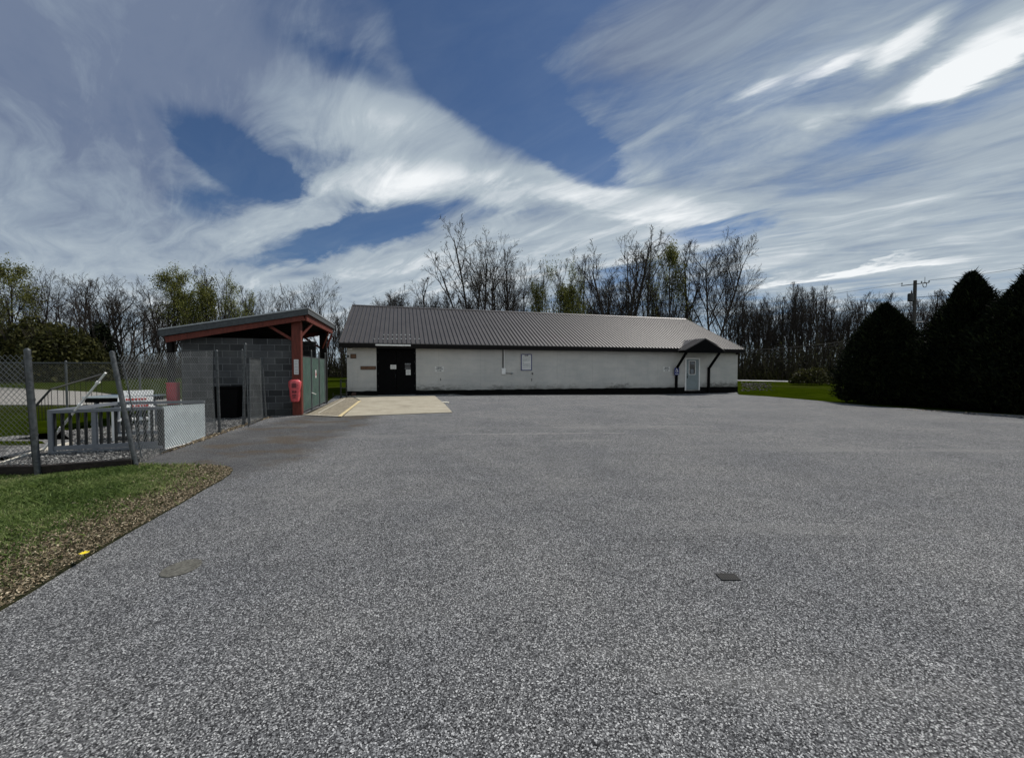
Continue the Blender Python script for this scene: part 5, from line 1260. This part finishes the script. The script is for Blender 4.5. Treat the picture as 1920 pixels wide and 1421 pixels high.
# brush under the trees: countless dark stems and leaves
def brush(name, line, n, hlo, hhi, depth, label, mat='brush_twig', lsize=.14):
    P = []
    tot = sum((Vector(b) - Vector(a)).length for a, b in zip(line[:-1], line[1:]))
    for a, b in zip(line[:-1], line[1:]):
        a = np.array(a); b = np.array(b); k = int(n * np.linalg.norm(b - a) / tot); t = RNG.uniform(size=(k, 1)); P.append(a + (b - a) * t + RNG.uniform(-depth, depth, (k, 2)) * (.2, 1))
    P = np.concatenate(P); n = len(P); hh = (hlo + (hhi - hlo) * (.5 + .5 * vnoise(P, .35, 2))) * RNG.uniform(.45, 1.15, n)
    b = np.column_stack([P, np.full(n, -.3)]); a = RNG.uniform(0, 6.28, n); w = RNG.uniform(.015, .04, n); ln = RNG.normal(0, .35, (n, 2)) * hh[:, None]
    sx = np.column_stack([w, w * 0, w * 0]); tip = b + np.column_stack([ln, hh + .3])
    q1 = np.stack([b - sx, b + sx, tip + sx * .4, tip - sx * .4], 1).reshape(-1, 3)
    m_ = n * 3; idx = RNG.integers(0, n, m_); t = RNG.uniform(.1, 1, (m_, 1)); c = b[idx] + (tip[idx] - b[idx]) * t + RNG.normal(0, .25, (m_, 3))
    q2 = leaf_quads(c, lsize, RNG, 1.3)
    tag(np_obj(name, np.concatenate([q1, q2]), 4, M[mat]), label, 'brush', kind='stuff')
brush('undergrowth', [(-95, 62), (-60, 62), (-30, 66), (-15, 66)], 7000, 2.0, 6.5, 3, 'dark tangled undergrowth beneath the far left trees')
brush('undergrowth', [(-16, 66), (30, 64)], 3000, 1.5, 4.0, 3, 'dark undergrowth behind the long building')
q = [tuple((rp + rd * a + rn * 10)[:2]) for a in (-60, -10, 30)]
brush('thicket', q, 9000, 2.5, 7.0, 5, 'dark thicket at the foot of the wood beyond the road')
q = [tuple((rp + rd * a + rn * 7.5)[:2]) for a in (-12, 30)]
brush('shrubbery', q, 1500, .6, 2.0, 1.2, 'low olive shrubs along the far side of the road', 'hedge_leaf', .12)

# hedge masses at the left
def bush(px0, px1, pyt, Y, label, name='hedge_bush', mat='hedge_leaf', n=9000, ls=.16, thick=3.0, seed=1, cat='bush', group=None):
    a = at_y(px0, pyt, Y); b = at_y(px1, pyt, Y); cx = (a.x + b.x) / 2; rx = (b.x - a.x) / 2; H = a.z + .1
    rng = np.random.default_rng(seed); o = thing(name, label, cat, (cx, Y, -.1), 0, group)
    d = rng.normal(size=(n, 3)); d /= np.linalg.norm(d, axis=1)[:, None]; d[:, 2] = np.abs(d[:, 2]); rad = rng.uniform(.62, 1.0, n) ** .5
    lump = 1 + .10 * np.sin(d[:, 0] * 7 + seed) * np.cos(d[:, 1] * 5) + .07 * np.sin(d[:, 2] * 13 + d[:, 0] * 9)
    c = d * (rad * lump)[:, None] * (rx, thick, H * .97); c[:, 2] = np.where(rng.uniform(size=n) < .3, rng.uniform(0, 1, n) * c[:, 2], c[:, 2])
    np_obj('foliage', leaf_quads(c, ls, rng, 1.2), 4, M[mat], o)
    segs = []
    for k in range(60):
        a_ = rng.uniform(0, 6.28); r_ = rng.uniform(0, .3); p = Vector((math.cos(a_) * r_ * rx * .8, math.sin(a_) * r_ * thick, 0)); q_ = Vector((math.cos(a_) * rx * rng.uniform(.2, .9), math.sin(a_) * thick * .8, H * rng.uniform(.5, .95)))
        segs.append((p, q_, .06, .02, 1))
    me = segs_mesh('stems', segs, M['bark']); c_ = bpy.data.objects.new('stems', me); C.objects.link(c_); c_.parent = o
GH = 'tall olive bushes along the left of the field'
bush(-70, 40, 600, 44, 'dark olive hedge bush at the left edge of the photo', seed=1, n=12000, group=GH, thick=4)
bush(20, 100, 597, 44, 'olive hedge bush behind the nearest fence post', seed=2, n=11000, group=GH, thick=4)
bush(70, 150, 606, 43, 'lower olive hedge bush right of the fence post', seed=3, n=10000, group=GH, thick=4)
bush(120, 178, 628, 44, 'lowest hedge bush at the right end of the row', seed=4, n=8000, group=GH, thick=3.5)
bush(172, 204, 604, 50, 'small dark evergreen shrub beside the spreading bare tree', 'evergreen_shrub', 'evergreen_leaf', 5000, .16, 2, 5, 'shrub')
bush(1484, 1560, 690, 40, 'low brownish bush on the right lawn near the road', 'roadside_bush', 'hedge_leaf', 2600, .10, 1.5, 6, 'bush')

# ------------------------------------------------------------------ evergreens on the right
def evergreen(px, Y, pyt, rad, label, seed, zg=-.1, cone=False):
    t = at_y(px, pyt, Y); H = t.z - zg; rng = np.random.default_rng(seed)
    o = thing('evergreen_tree', label, 'evergreen tree', (t.x, Y, zg), rng.uniform(0, 6.28), 'dark arborvitae along the right edge of the lot')
    m = MB(); m.tube([(0, 0, 0), (0.03, 0, H * .3), (0, 0, H * .85)], .13, 8, .02); m.build('trunk', M['bark'], o)
    hs = np.linspace(0, 1, 12)
    def prof(h): return rad * np.interp(h, [0, .05, .25, .5, .72, .88, .96, 1.0], [.80, .92, 1.0, .78, .44, .21, .11, .02] if cone else [.80, .92, 1.0, .86, .58, .29, .12, .02])
    n = 26000; h = rng.uniform(0, 1, n) ** 1.12; a = rng.uniform(0, 6.283, n)
    lump = 1 + .07 * np.sin(a * 5 + h * 9 + seed) + .06 * np.sin(a * 11 - h * 17) + .05 * np.sin(a * 3 + h * 31)
    r = prof(h) * lump * (rng.uniform(.80, 1.04, n) + .10 * np.maximum(0, np.sin(a * 17 + h * 23 + seed) * np.sin(h * 41 + a * 4)) ** 2); hz = .06 + h * (H - .06) + rng.normal(0, .05, n)
    base = np.column_stack([np.cos(a) * r, np.sin(a) * r, hz])
    # each spray points outwards and up
    out = np.column_stack([np.cos(a), np.sin(a), rng.uniform(.35, 1.6, n)]) + rng.normal(0, .38, (n, 3)); out /= np.linalg.norm(out, axis=1)[:, None]
    side = np.cross(out, rng.normal(size=(n, 3))); side /= np.linalg.norm(side, axis=1)[:, None]
    L1 = (rng.uniform(.05, .15, n) + .16 * (rng.uniform(size=n) > .96))[:, None]; w = rng.uniform(.012, .032, n)[:, None]
    V = np.stack([base - out * L1 * .3, base + side * w, base + out * L1, base - side * w], 1).reshape(-1, 3)
    # dense inner twiggery so that no light gets through
    m_ = 5000; h = rng.uniform(0, .93, m_); a = rng.uniform(0, 6.283, m_); r = prof(h) * rng.uniform(.3, .8, m_)
    c = np.column_stack([np.cos(a) * r, np.sin(a) * r, .1 + h * (H - .1)]); V = np.concatenate([V, leaf_quads(c, .16, rng)])
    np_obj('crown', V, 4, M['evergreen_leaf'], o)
evergreen(1660, 18.0, 572, 1.72, 'dark evergreen nearest the building, lowest of the row', 3, -.12)
evergreen(1738, 18.2, 640, 1.7, 'small dark evergreen filling the gap between the two larger ones', 4, -.12)
evergreen(1822, 15.6, 514, 1.95, 'tall pointed dark evergreen in the middle of the row', 5, -.08, True)
evergreen(1752, 16.2, 655, 1.25, 'short dark evergreen in front of the gap in the row', 8, -.08)
evergreen(1950, 13.7, 494, 2.2, 'dark evergreen cut off by the right edge of the photo', 6, -.05, True)
evergreen(1895, 13.9, 640, 1.25, 'short dark evergreen between the tall one and the right edge', 9, -.05)
strip_litter('fallen_leaves', [g2(1700, 770, -.08), g2(1800, 776, -.05), g2(1920, 784, -.03), g2(2000, 792, 0)], 25, .18, 'pale fallen leaves under the evergreens', .02, 1.8)
# rough stones on the bank at the building's right corner
P = np.column_stack([RNG.uniform(15.5, 32, 9000), RNG.uniform(29, 46, 9000)]); 
k = (P[:, 0] / P[:, 1] > .597) & (RNG.uniform(size=len(P)) < .45 * np.clip((.70 - P[:, 0] / P[:, 1]) / .09, 0, 1) * (.6 + .6 * vnoise(P, 1.1, 9))); P = P[k]; zz = np.array([gz(x, y) for x, y in P])
tag(stones('rubble', P, zz + .01, .04, .11, M['rubble_stone']), 'rough grey rubble in the grass beyond the right corner of the building', 'rubble', kind='stuff')

# ------------------------------------------------------------------ utility pole and wires
Yp = 40.0; pt = at_y(1716, 526, Yp)
up_ = thing('utility_pole', 'wooden utility pole with transformer rising behind the evergreens', 'utility pole', (pt.x, Yp, -.3))
m = MB(); m.tube([(0, 0, 0), (0, 0, pt.z + .3)], .19, 12, .14); m.build('pole', M['pole_wood'], up_, smooth=True)
zc = pt.z - .1
m = MB(); m.beam((-.85, .6, zc - .02), (.80, -.6, zc + .06), .06, .07); ca_ = m.build('crossarm', M['pole_wood'], up_)
for x, y in ((-.8, .55), (.4, -.25), (.85, -.55)):
    m = MB(); m.lathe((x, y, zc + .08), [(.03, 0), (.06, .05), (.04, .1), (.07, .15), (.03, .2)], 8); m.build('insulator', M['drip_edge'], ca_)
m = MB(); m.lathe((-.42, 0, pt.z - 1.85), [(.20, 0), (.24, .05), (.24, .75), (.2, .82), (.05, .85)], 16); tr_ = m.build('transformer', M['transformer'], up_)
m = MB(); m.lathe((-.33, 0, pt.z - 1.02), [(.04, 0), (.07, .1), (.04, .2), (.03, .32)], 8); m.build('bushing', M['dark_steel'], tr_)
m = MB(); ring = [(1.0 + .2 * math.cos(t_), 0, zc - .05 + .26 * math.sin(t_)) for t_ in np.linspace(0, 6.283, 14)]; m.tube(ring, .03, 6); m.tube([(1.0, 0, zc + .2), (1.0, 0, zc + .75)], .02, 6); m.build('cable_loop', M['dark_steel'], up_)
z2 = at_y(1730, 600, Yp).z
m = MB(); m.tube([(0, 0, z2 + .0), (1.1, -.1, z2 + .1)], .05, 8); m.bevel_box((1.3, -.1, z2 + .1), (.6, .2, .12), .03); m.build('bracket_arm', M['transformer'], up_)
def wire(a, b, sag, label, r=.016):
    a, b = Vector(a), Vector(b); m = MB(); pts = [lerp(a, b, i / 24) - Vector((0, 0, sag * 4 * (i / 24) * (1 - i / 24))) for i in range(25)]
    m.tube(pts, r, 5); tag(m.build('power_line', M['black_paint']), label, 'power line', 'overhead wires at the pole')
R0 = Vector((pt.x, Yp, 0))
wire(R0 + Vector((-.8, .55, zc - .1)), at_y(1150, 600, 75), .4, 'thin overhead wire running left from the pole top over the wood', .014)
wire(R0 + Vector((.85, -.55, zc)), at_y(2050, 478, 33), .2, 'upper overhead wire running right from the pole top', .014)
wire(R0 + Vector((.1, -.1, at_y(1716, 558, Yp).z)), at_y(2080, 520, 31), .15, 'lower overhead wire running right towards the evergreens', .024)
wire(R0 + Vector((0, 0, z2 + .8)), at_y(1150, 640, 70), .8, 'middle overhead wire crossing in front of the bare wood', .02)
ev = W0 + U * (WL + .1) - V_ * .2 + Vector((0, 0, EZ - .1))
wire(R0 + Vector((0, 0, at_y(1716, 612, Yp).z)), ev, .45, 'service wire from the pole to the right corner of the roof', .028)
wire(R0 + Vector((0, 0, at_y(1716, 606, Yp).z)), ev + Vector((0, 0, -.18)), .75, 'sagging lower service wire to the right corner of the roof', .018)
